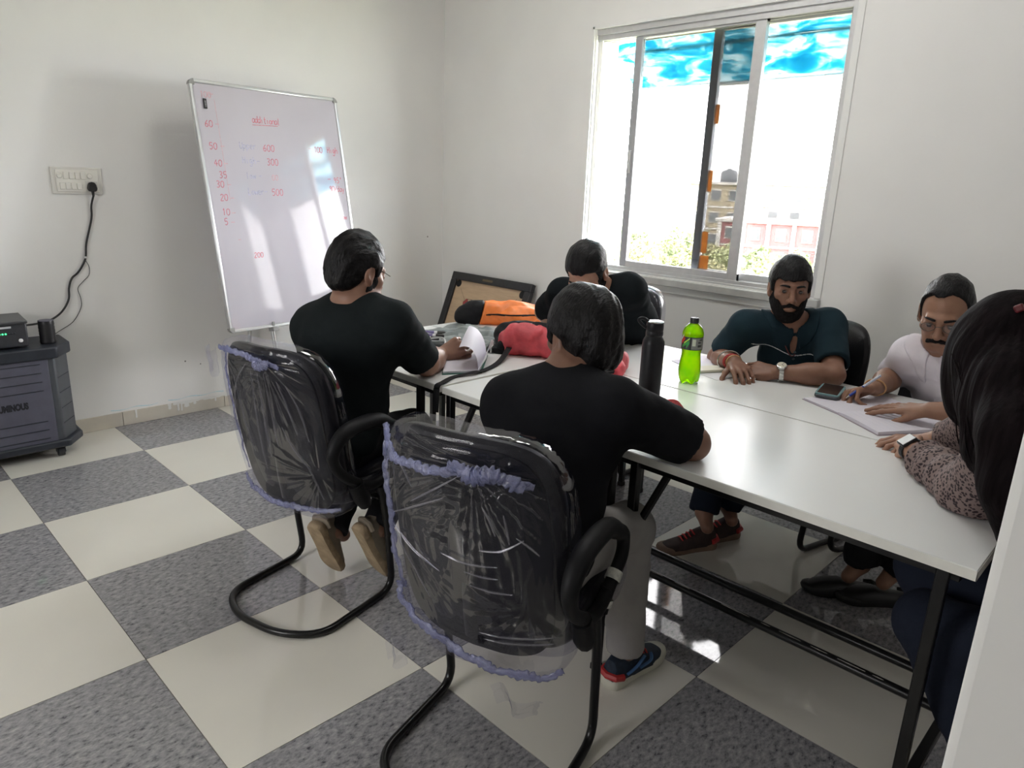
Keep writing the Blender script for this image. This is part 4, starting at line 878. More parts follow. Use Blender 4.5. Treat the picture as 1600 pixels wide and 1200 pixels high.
def shoe(parent, c, fwd, up, m_up, m_sole, right=1, label=None, style='trainer', m_acc=None, s=1.0):
    """c = point on the ground under the ankle joint"""
    R = frame(fwd, up); c = vv(c); T = lambda V: (V*np.array([right, 1, 1])*s)@R.T+c
    out = np.array([(q[0], q[1], 0) for q in smooth_path([(x, y, 0) for x, y in FOOT], 3, closed=True)])[:, :2]
    b = MB(); n = len(out); V = []; F = []
    prof = [(.94, 0), (1.0, .005), (1.03, .016), (1.0, .026), (.94, .030)]
    for sc, z in prof: V.append(np.c_[out*np.array([sc, 1+(sc-1)*.6]), z+.010*np.clip((out[:, 1]-.11)/.09, 0, 1)**2])
    for i in range(len(prof)-1): F += [(i*n+k, i*n+(k+1) % n, (i+1)*n+(k+1) % n, (i+1)*n+k) for k in range(n)]
    F += [tuple(range(n-1, -1, -1)), tuple((len(prof)-1)*n+k for k in range(n))]
    b.add(T(np.concatenate(V)), F)
    # upper: lofted half sections
    st = [(-.066, .018, .055, 0), (-.055, .028, .088, .3), (-.03, .033, .098, .5), (0, .034, .098, .5), (.03, .035, .088, .45), (.06, .037, .072, .3), (.10, .043, .056, .1), (.14, .042, .046, 0), (.17, .034, .038, 0), (.190, .016, .030, 0)]
    if style == 'sandal': st = [(-.06, .02, .045, 0), (-.03, .032, .05, 0), (.03, .036, .056, 0), (.07, .042, .066, 0), (.11, .046, .060, 0), (.15, .043, .050, 0), (.18, .026, .036, 0)]
    u = MB(); k = 17
    V = []
    for y, w, h, _ in st:
        t = np.linspace(0, np.pi, k); x = np.sign(np.cos(t))*np.abs(np.cos(t))**.75*w; z = .022+np.abs(np.sin(t))**.85*(h-.022); V.append(np.c_[x, np.full(k, y), z])
    m_ = len(st); F = [(i*k+j, (i+1)*k+j, (i+1)*k+j+1, i*k+j+1) for i in range(m_-1) for j in range(k-1)]
    F += [tuple(range(k-1, -1, -1)), tuple((m_-1)*k+j for j in range(k))]
    u.add(T(np.concatenate(V)), F)
    sh = obj('shoe' if style != 'sandal' else 'sandal', u, m_up, parent, world=True, label=label)
    obj('sole', b, m_sole, sh, world=True, angle=50)
    if m_acc is not None:
        if style == 'trainer':
            for yy in (.045, .062, .079, .096):
                hh = np.interp(yy, [.03, .06, .10], [.091, .076, .059])
                obj('lace', MB().tube(T(np.array([(-.020, yy, hh-.006), (-.01, yy+.004, hh+.001), (0, yy+.002, hh+.003), (.01, yy+.004, hh+.001), (.020, yy, hh-.006)])), .0032, 6), m_acc, sh, world=True)
        obj('heel_tab', MB().tube(T(np.array([(-.034, -.035, .04), (-.026, -.062, .045), (0, -.071, .046), (.026, -.062, .045), (.034, -.035, .04)])), .011, 8), m_acc, sh, world=True)
    return sh
def person(key, label, skin, shirt, pants, hair, headf, bulk=1.0, sleeve=.72, hands=None, h=.0075, fh=.0032, head_scale=1.0, beard=None, neckhole='crew', legs=True, headup=(0, 0, 1), roll=0.0, zones=(), shoulder=.060, fat=1.0, amp=.0045, hair_amp=.0045):
    p = {k: vv(v) for k, v in POSE[key].items()}
    t = thing('person', label, 'person', (p['pelvis'][0], p['pelvis'][1], 0))
    r = unit(p['shR']-p['shL']); u = p['neck']-p['pelvis']; u = unit(u-r*(u@r)); f = np.cross(u, r); RM = np.stack([r, f, u], 1)
    H = Head(p['head'], headf, roll, head_scale, headup)
    mid = (p['shL']+p['shR'])/2; ax = p['neck']-p['pelvis']
    # skin: one continuous surface
    B = SDF(); H.add(B)
    nb = p['neck']-u*.02; hb = H.w((0, -.022, -.045)); B.cap(nb, hb, .062*bulk, .054, .03); B.cap(nb-u*.05+f*.03, H.w((0, .0, -.07)), .05*bulk, .045, .03)
    B.ell(p['pelvis']+ax*.70+f*.012, (.148*bulk, .104*fat, .165), RM, .04); B.ell(p['pelvis']+ax*.30+f*.03, (.125*bulk, .095*fat, .16), RM, .05); B.ell(p['pelvis'], (.14, .10, .09), RM, .05)
    B.cap(p['shL'], p['shR'], .043, None, .05)
    for sd in 'LR':
        s_, e_, w_ = p['sh'+sd], p['el'+sd], p['wr'+sd]
        B.cap(s_, e_, .049*bulk, .040*bulk, .03); B.cap(e_, e_+(w_-e_)*.45, .039*bulk, .041*bulk, .02); B.cap(e_+(w_-e_)*.3, w_, .042*bulk, .0265, .02)
        if hands and sd in hands:
            kw = dict(hands[sd]); hand(B, w_, kw.pop('fwd'), kw.pop('back'), 1 if sd == 'R' else -1, **kw)
        hip = p['pelvis']+r*(.09 if sd == 'R' else -.09)
        B.cap(hip, p['kn'+sd], .065, .045, .03); B.cap(p['kn'+sd], p['an'+sd], .043, .034, .02)
        fd = unit(f*np.array([1, 1, 0])); B.cap(p['an'+sd], p['an'+sd]+fd*.06-np.array([0, 0, .04]), .032, .026, .02)
    zs = [(p['head'], .135, fh)]
    if hands:
        for sd in hands: zs.append((p['wr'+sd]+unit(hands[sd]['fwd'])*.07, .12, .0042))
    lo, hi = B.bounds(.01); lo[2] = max(lo[2], .012)
    sobj('body', B, lo, hi, .011, skin, t, zs)
    # shirt
    S = SDF(); S.ell(p['pelvis']+ax*.66+f*.012, (.172*bulk, .115*fat, .185), RM, .05); S.ell(p['pelvis']+ax*.30+f*.03, (.158*bulk, .125*fat, .18), RM, .06); S.ell(p['pelvis']+u*.01, (.172*bulk, .132*fat, .11), RM, .06)
    S.cap(p['shL'], p['shR'], shoulder*bulk, None, .05)
    for sd in 'LR':
        s_, e_ = p['sh'+sd], p['el'+sd]; S.cap(p['neck']-u*.025, s_+u*.012, .05, .052*bulk, .04)
        fr = sleeve[sd] if isinstance(sleeve, dict) else sleeve; a_ = unit(e_-s_); q = s_+(e_-s_)*fr
        def slv(P, s_=s_, e_=e_, a_=a_, q=q):
            d = s_cap(P, s_, e_+a_*.05, .068*bulk, .062*bulk)-wob(P, .003, 34, 3)
            d = smax(d, (P-q.astype(np.float32))@a_.astype(np.float32), .006); return smax(d, -s_cap(P, q-a_*.03, q+a_*.06, .048*bulk, .056*bulk), .004)
        S.add(slv, (s_+q)/2, np.linalg.norm(q-s_)/2+.08, .035)
    c0 = p['pelvis'].astype(np.float32); uf = u.astype(np.float32); ff = f.astype(np.float32)
    def drape(P, d):
        L = (P-c0)@RM.astype(np.float32)
        d = d-wob(L, amp, 19, 7, (.8, .8, 1.25))-wob(L, amp*.55, 46, 8, (.7, .9, 1.4))
        d = smax(d, -(L[:, 2]+.075), .008)
        nk = s_cap(P, p['neck']+u*.004+f*.010, hb+u*.06, .064*bulk, .10); d = smax(d, -nk, .006)
        if neckhole == 'v': 
            d = smax(d, -s_cap(P, p['neck']-u*.01+f*.075, p['neck']-u*.105+f*.108, .034, .005), .004)
        elif neckhole == 'polo': d = smax(d, -s_cap(P, p['neck']-u*.02+f*.075, p['neck']-u*.10+f*.125, .015, .005), .004)
        return d
    S.post.append(drape); lo, hi = S.bounds(.01)
    so = sobj('shirt', S, lo, hi, h, shirt, t, [(p['neck']+f*.06, .12, .0048)] if neckhole != 'crew' else ())
    if legs:
        T = SDF(); T.ell(p['pelvis']-u*.01, (.165, .125, .115), RM, .05)
        for sd in 'LR':
            hip = p['pelvis']+r*(.085 if sd == 'R' else -.085); kn, an = p['kn'+sd], p['an'+sd]; a_ = unit(an-kn); q = an-a_*.0
            T.cap(hip, kn, .090, .071, .05)
            def leg(P, kn=kn, a_=a_, an=an, q=q):
                d = s_cap(P, kn, an+a_*.08, .067, .056); d = d-wob(P, .006, 30, 5, (.6, .6, 1.6)); return smax(d, (P-q.astype(np.float32))@a_.astype(np.float32), .005)
            T.add(leg, (kn+an)/2, np.linalg.norm(kn-an)/2+.09, .03)
        T.post.append(lambda P, d: d-wob(P, .004, 24, 6)); lo, hi = T.bounds(.01); lo[2] = max(lo[2], .03)
        sobj('trousers', T, lo, hi, .0105, pants, t)
    if hair: H.hair(hair, M_HAIR, t, seed=len(key)+ord(key[1]), amp=hair_amp)
    if beard: H.beard(M_BEARD, t, beard == 'full')
    return t, H, p, dict(r=r, u=u, f=f, RM=RM, S=S, B=B)
def collar(parent, p, d, H, m, width=.034, bulk=1.0, open_=.016, label=None):
    """a turned-down shirt collar: a band of cloth lying on the shirt round the neck hole, split at the front"""
    u, f, RM, S = d['u'], d['f'], d['RM'], d['S']; hb = H.w((0, -.022, -.045)); nk = p['neck'].astype(np.float32)
    def fn(P):
        L = (P-nk)@RM.astype(np.float32); q = s_cap(P, p['neck']+u*.004+f*.010, hb+u*.06, .064*bulk, .10)
        pt = width*(1+.45*np.clip(L[:, 1]/.09, 0, 1))
        b = smax(S(P)-.0055, q-pt, .004); b = np.maximum(b, -(S(P)+.003)); b = np.maximum(b, -(q-.0005))
        return np.maximum(b, np.where(L[:, 1] > 0, open_+.25*np.clip(-L[:, 2], 0, 1)-np.abs(L[:, 0]), -1))
    c = p['neck']; ring = sobj('collar', fn, c-.19, c+.19, .0042, m, parent, label=label)
    th = np.linspace(.35, 2*np.pi-.35, 40)
    return ring
def unit_rows(V): return V/(np.linalg.norm(V, axis=1)[:, None]+1e-9)
# ---- the six people
SK1 = skin_mat('skin_tan', (.30, .165, .115)); SK2 = skin_mat('skin_deep_brown', (.20, .105, .072)); SK3 = skin_mat('skin_light_brown', (.36, .205, .145)); SK4 = skin_mat('skin_brown', (.24, .125, .085)); SK5 = skin_mat('skin_warm_brown', (.27, .145, .095)); SK6 = skin_mat('skin_wheat', (.34, .19, .13))
SKINLID.node_tree.nodes['Color Ramp'].color_ramp.elements[0].color = (.15, .078, .053, 1); SKINLID.node_tree.nodes['Color Ramp'].color_ramp.elements[1].color = (.19, .10, .068, 1)
def cloth(name, col, **k): return mat(name, col, .95, var=.12, scale=9, bump=.18, bscale=420, spec=.12, **k)
C_BLK1 = cloth('greenish_black_cotton', (.0120, .0155, .0165)); C_BLK2 = cloth('black_cotton', (.0095, .0098, .0118)); C_BLK3 = cloth('dark_slate_cotton', (.0095, .0125, .0145)); C_TEAL = cloth('dark_teal_pique', (.0145, .030, .040)); C_WHITE = cloth('lilac_white_cotton', (.66, .62, .67))
C_GREY = cloth('grey_track_cotton', (.33, .315, .305)); C_JEAN = cloth('dark_blue_denim', (.016, .020, .033)); C_NAVY = cloth('navy_trousers', (.012, .016, .026)); C_CHAR = cloth('charcoal_trousers', (.02, .02, .022))
S_TAN = mat('tan_rubber_sole', (.36, .27, .17), .75, var=.25, scale=25, bump=.4, bscale=60); S_BEIGE = mat('worn_beige_suede', (.24, .20, .15), .85, var=.2, scale=18); S_WHITE = mat('off_white_foam_sole', (.55, .54, .46), .6, var=.08, scale=14); S_RED = mat('red_shoe_heel', (.42, .03, .03), .5); S_NAVY = mat('navy_knit_upper', (.012, .022, .04), .8, var=.3, scale=60); S_BLUE = mat('blue_shoe_stripe', (.06, .14, .30), .5); S_DARK = mat('dark_maroon_upper', (.035, .018, .016), .7, var=.3, scale=40); S_BROWN = mat('gum_brown_sole', (.20, .13, .09), .7, var=.2); S_BLACK = mat('black_sandal_leather', (.010, .010, .011), .45, var=.3)
M_REDT = mat('red_sacred_thread', (.45, .05, .05), .8, var=.3, scale=200); M_STEELB = mat('polished_steel', (.60, .60, .58), .2, metal=.9, var=.05, scale=40); M_GOLDT = mat('yellow_thread', (.52, .30, .14), .7, var=.2, scale=200); M_WATCHF = mat('pale_watch_dial', (.62, .58, .48), .3, var=.05); M_GLASSESF = mat('thin_metal_rim', (.10, .09, .08), .3, metal=.7)

# 1: back to us by the whiteboard
t1, H1, p1, d1 = person('M1', 'person in a dark T-shirt seated with back to us beside the whiteboard', SK1, C_BLK1, C_CHAR, 'short', (-.10, .97, -.34), bulk=1.12, fat=1.30, hair_amp=.0075, sleeve={'L': .8, 'R': .84},
    hands={'R': dict(fwd=(.30, .80, .34), back=(.75, -.45, .45), curl=(.75, .85, .95, 1.0), thumb=(.5, .4)), 'L': dict(fwd=(.2, .95, 0), back=(0, 0, 1), curl=(.2, .2, .2, .2))}, beard='full')
for sd, fw in (('L', (-.30, .95, 0)), ('R', (-.05, 1, 0))): 
    a = p1['an'+sd]; toe = unit(fw)
    # feet tucked back under the chair, heels up, soles to the camera
    dn = unit(np.array([toe[0]*.42, toe[1]*.42, -.91])); up = unit(np.cross(np.cross(dn, toe), dn)); up = up if up@toe > 0 else -up
    g = a+dn*.0; s = .235/.198; tip = a[2]/.91
    cc = a+dn*0-up*.075; drop = (cc+dn*.205)[2]-.012; cc = cc-np.array([0, 0, drop])
    shoe(t1, cc, dn, up, S_BEIGE, S_TAN, 1 if sd == 'R' else -1, 'tan-soled shoe with its heel raised', 'trainer', S_BEIGE)
for sx in (1,): obj('spectacle_arm', MB().tube([H1.w((.083, -.002, .018)), H1.w((.079, .05, .016)), H1.w((.066, .09, .012))], .0016, 6), M_GLASSESF, t1, world=True)

# 2: back to us in the nearest chair
t2, H2, p2, d2 = person('M2', 'person in black T-shirt and grey track trousers in the nearest chair', SK2, C_BLK2, C_GREY, 'thick', (-.96, .30, -.12), bulk=1.12, fat=1.1, sleeve={'L': .85, 'R': .90},
    hands={'R': dict(fwd=(-.78, .62, .02), back=(.1, .1, 1), curl=(.35, .4, .45, .5), thumb=(.7, .4)), 'L': dict(fwd=(.6, .75, 0), back=(0, 0, 1), curl=(.3, .3, .3, .3))}, head_scale=1.10, hair_amp=.0055)
for k in range(4): wrist_ring(t2, 'thread_bracelet', p2['elR'], p2['wrR'], .86+.035*k, .0042, .036, M_REDT, 'red thread bracelet', tilt=.004*k)
for sd in 'LR':
    a = p2['an'+sd]; sh = shoe(t2, (a[0], a[1]-.01, 0.0), (.04 if sd == 'R' else -.15, 1, 0), (0, 0, 1), S_NAVY, S_WHITE, 1 if sd == 'R' else -1, 'navy trainer with a red heel and white sole', 'trainer', S_RED)
    R = frame((.04 if sd == 'R' else -.15, 1, 0)); sx = 1 if sd == 'R' else -1
    for q in ([(.037, -.02, .045), (.040, .02, .055), (.038, .06, .074)], [(.038, .04, .04), (.044, .085, .05), (.030, .10, .062)]):
        P = np.array([(x*sx, y, z) for x, y, z in q])@R.T+np.array([a[0], a[1]-.01, 0]); obj('side_stripe', MB().tube(smooth_path(P, 5), .0055, 8, flat=.6), S_BLUE, sh, world=True)

# 3: bent over the far side
t3, H3, p3, d3 = person('M3', 'person in a dark T-shirt bent low over the table below the window', SK3, C_BLK3, C_CHAR, 'short', (.28, -.86, -.80), bulk=1.05, sleeve={'L': .90, 'R': .86},
    fat=.9, hands={'L': dict(fwd=(-.9, -.3, 0), back=(0, 0, 1), curl=(.3, .3, .3, .3)), 'R': dict(fwd=(.7, -.6, -.1), back=(0, 0, 1), curl=(.6, .6, .7, .7))}, beard='full', shoulder=.066)
H3.brows(M_HAIR, t3); H3.eyes(t3, (0, 1, -.6))
for sd in 'LR': shoe(t3, (p3['an'+sd][0], p3['an'+sd][1], 0), (.1, -1, 0), (0, 0, 1), S_DARK, S_BROWN, 1 if sd == 'R' else -1)

# 4: faces us in the teal polo
t4, H4, p4, d4 = person('M4', 'bearded person in a dark teal polo shirt with clasped hands facing us', SK4, C_TEAL, C_NAVY, 'crop', (.50, -.80, -.10), bulk=.97, sleeve={'L': .80, 'R': .74}, neckhole='polo', amp=.0035,
    hands={'R': dict(fwd=(.62, -.52, -.12), back=(.25, -.35, .9), curl=(.50, .55, .60, .65), thumb=(.9, .3), spread=.12), 'L': dict(fwd=(-.92, -.32, .03), back=(.15, -.55, .8), curl=(.40, .45, .5, .5), thumb=(.5, .4))}, beard='full', head_scale=.94)
H4.brows(M_HAIR, t4); H4.eyes(t4, (.5, 1, -.1))
collar(t4, p4, d4, H4, C_TEAL, bulk=.97, open_=.008)
f4 = d4['S']; c4 = vv(p4['neck']); R4 = d4['RM']
def pipe4(P):
    L = (P-c4.astype(np.float32))@R4.astype(np.float32); return np.maximum(np.maximum(f4(P)-.0016, np.abs(L[:, 2]-(-.085+.26*np.abs(L[:, 0])))-.0030), np.maximum(-L[:, 1]+.02, np.abs(L[:, 0])-.165))
sobj('chest_piping', pipe4, c4+np.array([-.28, -.35, -.30]), c4+np.array([.32, .25, .12]), .0038, mat('white_piping', (.62, .64, .66), .7), t4, label='thin white piping across the chest')
for k in range(3):
    bpos = p4['neck']-d4['u']*(.055+.03*k)+d4['f']*(.118+.006*k); obj('button', MB().lathe([(.005, 0), (.005, .0025), (.003, .0035), (0, .003)], 12, R=frame(d4['u'], d4['f']), c=bpos), mat('dark_button', (.06, .08, .09), .3), t4, world=True)
neckc = smooth_path([p4['neck']+d4['r']*.062+d4['f']*.01+d4['u']*.0, p4['neck']+d4['r']*.045+d4['f']*.075-d4['u']*.02, p4['neck']+d4['f']*.108-d4['u']*.085, p4['neck']-d4['r']*.045+d4['f']*.075-d4['u']*.02, p4['neck']-d4['r']*.062+d4['f']*.01], 8)
obj('neck_cord', MB().tube(neckc, .0024, 6), mat('dark_red_cord', (.13, .03, .03), .7), t4, world=True)
wrist_ring(t4, 'steel_bangle', p4['elR'], p4['wrR'], .72, .0036, .046, M_STEELB, 'polished steel bangle', tilt=.006)
for k, (tt, m) in enumerate(((.86, M_REDT), (.90, M_REDT), (1.0, M_GOLDT))): wrist_ring(t4, 'thread_bracelet', p4['elR'], p4['wrR'], tt, .003, .034-.002*k, m, ('red thread bracelet', 'red thread bracelet', 'yellow thread bracelet')[k], tilt=.006)
def watch(parent, el, wr, t, up, rad, m_strap, m_case, m_dial, square=False, case=.019, segs=16):
    ax = unit(vv(wr)-vv(el)); c = vv(el)+(vv(wr)-vv(el))*t; un = vv(up)-ax*(vv(up)@ax); un = unit(un); la = np.cross(ax, un)
    sb = None
    for k in range(segs):
        th = 2*np.pi*k/segs
        if abs(((th+np.pi) % (2*np.pi))-np.pi) < .35: continue
        ctr = c+un*math.cos(th)*rad*.9+la*math.sin(th)*rad; nr = un*math.cos(th)+la*math.sin(th); tg = -un*math.sin(th)+la*math.cos(th)
        R = np.stack([ax, tg, nr], 1); o = obj('strap_link' if sb else 'watch_strap', MB().box(-.0085, .0085, -rad*math.pi/segs*.92, rad*math.pi/segs*.92, -.002, .002, R=R, c=ctr), m_strap, sb or parent, world=True, bevel=.001)
        if sb is None: sb = o
    R = np.stack([ax, la, un], 1) if square else np.stack([ax, np.cross(un, ax), un], 1); ctr = c+un*rad*.95
    if square: cs = obj('watch_case', MB().box(-.018, .018, -.0215, .0215, -.004, .006, R=np.stack([ax, np.cross(un, ax), un], 1), c=ctr), m_case, parent, world=True, bevel=.004, seg=3); obj('watch_face', MB().box(-.0155, .0155, -.0185, .0185, .0055, .0070, R=np.stack([ax, np.cross(un, ax), un], 1), c=ctr), m_dial, cs, world=True)
    else:
        cs = obj('watch_case', MB().lathe([(case, -.004), (case*1.06, 0), (case, .005), (case*.88, .0065)], 32, R=R, c=ctr), m_case, parent, world=True)
        obj('watch_face', MB().lathe([(case*.86, .006), (case*.86, .0070), (0, .0071)], 28, R=R, c=ctr), m_dial, cs, world=True)
        for an, ln in ((.6, .011), (2.4, .014)): obj('watch_hand', MB().box(-.0006, .0006, 0, ln, .0072, .0078, R=R@rot('Z', an), c=ctr), M_GLASSESF, cs, world=True)
watch(t4, p4['elL'], p4['wrL'], .93, (.2, -.35, .9), .034, M_STEELB, M_STEELB, M_WATCHF)
for sd, m in (('R', S_RED), ('L', S_RED)): shoe(t4, (p4['an'+sd][0], p4['an'+sd][1], 0.0), (-.45 if sd == 'R' else -.35, -.85, 0), (0, 0, 1), S_DARK, S_BROWN, 1 if sd == 'R' else -1, 'dark maroon shoe with red laces', 'trainer', m)

# 5: white shirt, writing
t5, H5, p5, d5 = person('M5', 'balding person in a white short-sleeved shirt writing in the open notebook', SK5, C_WHITE, C_CHAR, 'bald', (.10, -1.0, -.42), bulk=1.0, sleeve={'L': .95, 'R': .86}, neckhole='v',
    hands={'R': dict(fwd=(-.50, -.72, -.12), back=(-.35, .25, .9), curl=((.75, .7, .3), (.85, .75, .4), (1.0, .9, .6), (1.1, 1.0, .6)), thumb=(.55, .7)), 'L': dict(fwd=(-.97, .10, -.17), back=(0, -.12, 1), curl=((.10, .12, .05), (.05, .14, .06), (.06, .14, .06), (.10, .12, .05)), thumb=(.45, .2), spread=.16)}, beard='moustache', amp=.006)
H5.brows(M_HAIR, t5); H5.eyes(t5, (-.2, 1, -.8))
collar(t5, p5, d5, H5, C_WHITE, width=.040, open_=.020)
f5 = d5['S']; c5 = vv(p5['pelvis']); R5 = d5['RM']
def plk(P):
    L = (P-c5.astype(np.float32))@R5.astype(np.float32); return np.maximum(np.maximum(f5(P)-.002, np.abs(L[:, 0]+.004)-.016), np.maximum(-L[:, 1]+.03, L[:, 2]-.34))
sobj('placket', plk, c5+np.array([-.25, -.42, 0]), c5+np.array([.25, .05, .40]), .005, C_WHITE, t5)
gl = MB(); fx = []
g5 = None
for sx in (-1, 1):
    th = np.linspace(0, 2*np.pi, 24, endpoint=False); pts = np.array([H5.w((sx*.032+.021*math.cos(a)*(1-.1*math.sin(a)), .1035-.006*abs(math.cos(a)), .0+.0155*math.sin(a))) for a in th])
    o = obj('spectacle_rim' if g5 else 'spectacles', MB().tube(pts, .0011, 6, closed=True), M_GLASSESF, g5 or t5, world=True)
    if g5 is None: g5 = o
    obj('lens', MB().add(pts, [tuple(range(24))]), glassy('spectacle_lens', (.93, .93, .92), gloss=.06, rough=.02), g5, world=True, smooth=False)
    obj('spectacle_arm', MB().tube([H5.w((sx*.053, .098, .006)), H5.w((sx*.074, .06, .010)), H5.w((sx*.080, -.006, .014))], .0013, 6), M_GLASSESF, g5, world=True)
obj('nose_bridge', MB().tube([H5.w((-.012, .104, .004)), H5.w((0, .107, .007)), H5.w((.012, .104, .004))], .0011, 6), M_GLASSESF, g5, world=True)
wrist_ring(t5, 'thread_bracelet', p5['elR'], p5['wrR'], .97, .0030, .034, M_GOLDT, 'yellow thread bracelet', tilt=.008)
for sd in 'LR': shoe(t5, (p5['an'+sd][0], p5['an'+sd][1], 0.0), (-.75, -.62, 0), (0, 0, 1), S_BLACK, S_BLACK, 1 if sd == 'R' else -1, None, 'sandal', S_BLACK)

# 6: long hair, patterned sleeves, at the table end
def print_mat():
    m = bpy.data.materials.new('animal_print_fabric'); m.use_nodes = True; N = m.node_tree.nodes; L = m.node_tree.links; b = N['Principled BSDF']
    tc = N.new('ShaderNodeTexCoord'); nz = N.new('ShaderNodeTexNoise'); nz.inputs['Scale'].default_value = 60; mx = N.new('ShaderNodeMix'); mx.data_type = 'VECTOR'; mx.inputs[0].default_value = .012
    L.new(tc.outputs['Object'], nz.inputs['Vector']); L.new(tc.outputs['Object'], mx.inputs[4]); L.new(nz.outputs['Color'], mx.inputs[5])
    vo = N.new('ShaderNodeTexVoronoi'); vo.inputs['Scale'].default_value = 125; L.new(mx.outputs[1], vo.inputs['Vector'])
    cr = N.new('ShaderNodeValToRGB'); e = cr.color_ramp.elements; e[0].position = .34; e[0].color = (.016, .008, .011, 1); e[1].position = .52; e[1].color = (.20, .145, .135, 1)
    L.new(vo.outputs['Distance'], cr.inputs['Fac']); L.new(cr.outputs['Color'], b.inputs['Base Color']); b.inputs['Roughness'].default_value = .8
    return m
C_PRINT = print_mat()
t6, H6, p6, d6 = person('W1', 'long-haired person in an animal-print top and jeans seated at the right end of the table', SK6, C_PRINT, C_JEAN, None, (-.86, .48, -.10), bulk=.88, sleeve=.9, amp=.004,
    hands={'L': dict(fwd=(-.35, .9, -.02), back=(-.5, -.3, .8), curl=(.5, .6, .7, .8), thumb=(.6, .5), s=.9), 'R': dict(fwd=(-.6, -.6, 0), back=(0, 0, 1), curl=(.4, .4, .4, .4), s=.9)})
SL = SDF()
for sd, t1_ in (('L', .76), ('R', .7)):
    s_, e_, w_ = p6['sh'+sd], p6['el'+sd], p6['wr'+sd]; q = e_+(w_-e_)*t1_; a_ = unit(w_-e_)
    SL.cap(s_, e_, .066, .066, .03)
    def cuff(P, e_=e_, q=q, a_=a_, w_=w_):
        L = (P-e_.astype(np.float32))@a_.astype(np.float32); d = s_cap(P, e_, w_, .068, .047)-wob(P, .0075, 30, 4)-.0035*np.sin(L*95+wob(P, 1.5, 25, 2))
        d = smax(d, (P-q.astype(np.float32))@a_.astype(np.float32), .008); return smax(d, -s_cap(P, q-a_*.02, q+a_*.06, .033, .04), .004)
    SL.add(cuff, (e_+q)/2, .28, .03)
lo, hi = SL.bounds(.01); lo[2] = max(lo[2], .7515); sobj('sleeve', lambda P: np.maximum(SL(P), .7515-P[:, 2]), lo, hi, .006, C_PRINT, t6)
watch(t6, p6['elL'], p6['wrL'], .99, (.02, -.72, .68), .031, mat('black_silicone', (.012, .012, .013), .5), mat('dark_watch_case', (.03, .03, .035), .25, metal=.5), mat('painted_reflection_glass', (.78, .80, .82), .12), square=True)  # the face's bright reflection is painted in as a pale base colour
M_LHAIR = mat('long_dark_hair', (.0062, .0040, .0046), .75, var=.6, scale=70, stretch=(1, 1, .06), bump=.2, bscale=130, spec=.06)
HP = [H6.w((.0, -.03, .05))]+[vv(q) for q in HAIRPATH]
HP2 = [H6.w((.02, -.07, -.02))]+[vv(q) for q in HAIRPATH2]
def lhair(P):
    L = H6.loc(P); o = s_ell(L, (0, -.016, .030), (.084, .108, .098))
    fr = s_ell(L, (-.038, .040, -.05), (.046, .062, .13))
    d = smin(o, fr, .03)
    for i, (a, b, r1, r2) in enumerate(zip(HP[:-1], HP[1:], HAIRR[:-1], HAIRR[1:])): d = smin(d, s_cap(P, a, b, r1, r2), .035)
    for a, b in zip(HP2[:-1], HP2[1:]): d = smin(d, s_cap(P, a, b, .074, .068), .04)
    an = np.arctan2(P[:, 1]-HP[2][1], P[:, 0]-HP[2][0])
    g = np.sin(an*46+P[:, 2]*3)*.0007+np.sin(an*17+P[:, 2]*4)*.0011
    d = d-g*np.clip((.10-L[:, 2])/.05, .25, 1)-wob(np.stack([P[:, 0], P[:, 1], P[:, 2]*.10], 1), .0022, 40, 9)
    face = s_ell(L, (.03, .115, -.03), (.06, .05, .085)); d = smax(d, -face, .01)
    return smax(d, .7525-P[:, 2], .002)
hl = np.min(HP+HP2, 0)-.13; hh_ = np.max(HP+HP2, 0)+.15
hr_ = sobj('hair', lhair, hl, hh_, .0045, M_LHAIR, t6)
rs = np.random.default_rng(2); st = MB()
for k in range(70):
    a0 = rs.uniform(0, 6.28); pts = []
    for i, q in enumerate(HP[1:]):
        rr_ = HAIRR[i+1]*1.03; pts.append(q+np.array([math.cos(a0+.15*i)*rr_, math.sin(a0+.15*i)*rr_, 0])+rs.normal(size=3)*.006)
    pts[-1] = pts[-1]-np.array([0, 0, rs.uniform(0, .03)]); pts = smooth_path(pts, 6); pts[:, 2] = np.maximum(pts[:, 2], .755); st.tube(pts, np.linspace(.0022, .0008, len(pts)), 5)
obj('loose_strands', st, M_LHAIR, hr_, world=True, kind='stuff')
cb = H6.w((-.045, -.070, .098)); Rc = H6.R@rot('Z', .6)@rot('X', -.5)
cl = obj('hair_clip', MB().box(-.024, .024, -.009, .009, -.004, .012, R=Rc, c=cb), mat('dark_red_clip', (.10, .012, .016), .35, var=.2), hr_, world=True, bevel=.004, label='dark red hair clip')
for sd in 'LR': shoe(t6, (p6['an'+sd][0], p6['an'+sd][1], 0.0), (-1, .1, 0), (0, 0, 1), S_BLACK, S_BROWN, 1 if sd == 'R' else -1, s=.9)
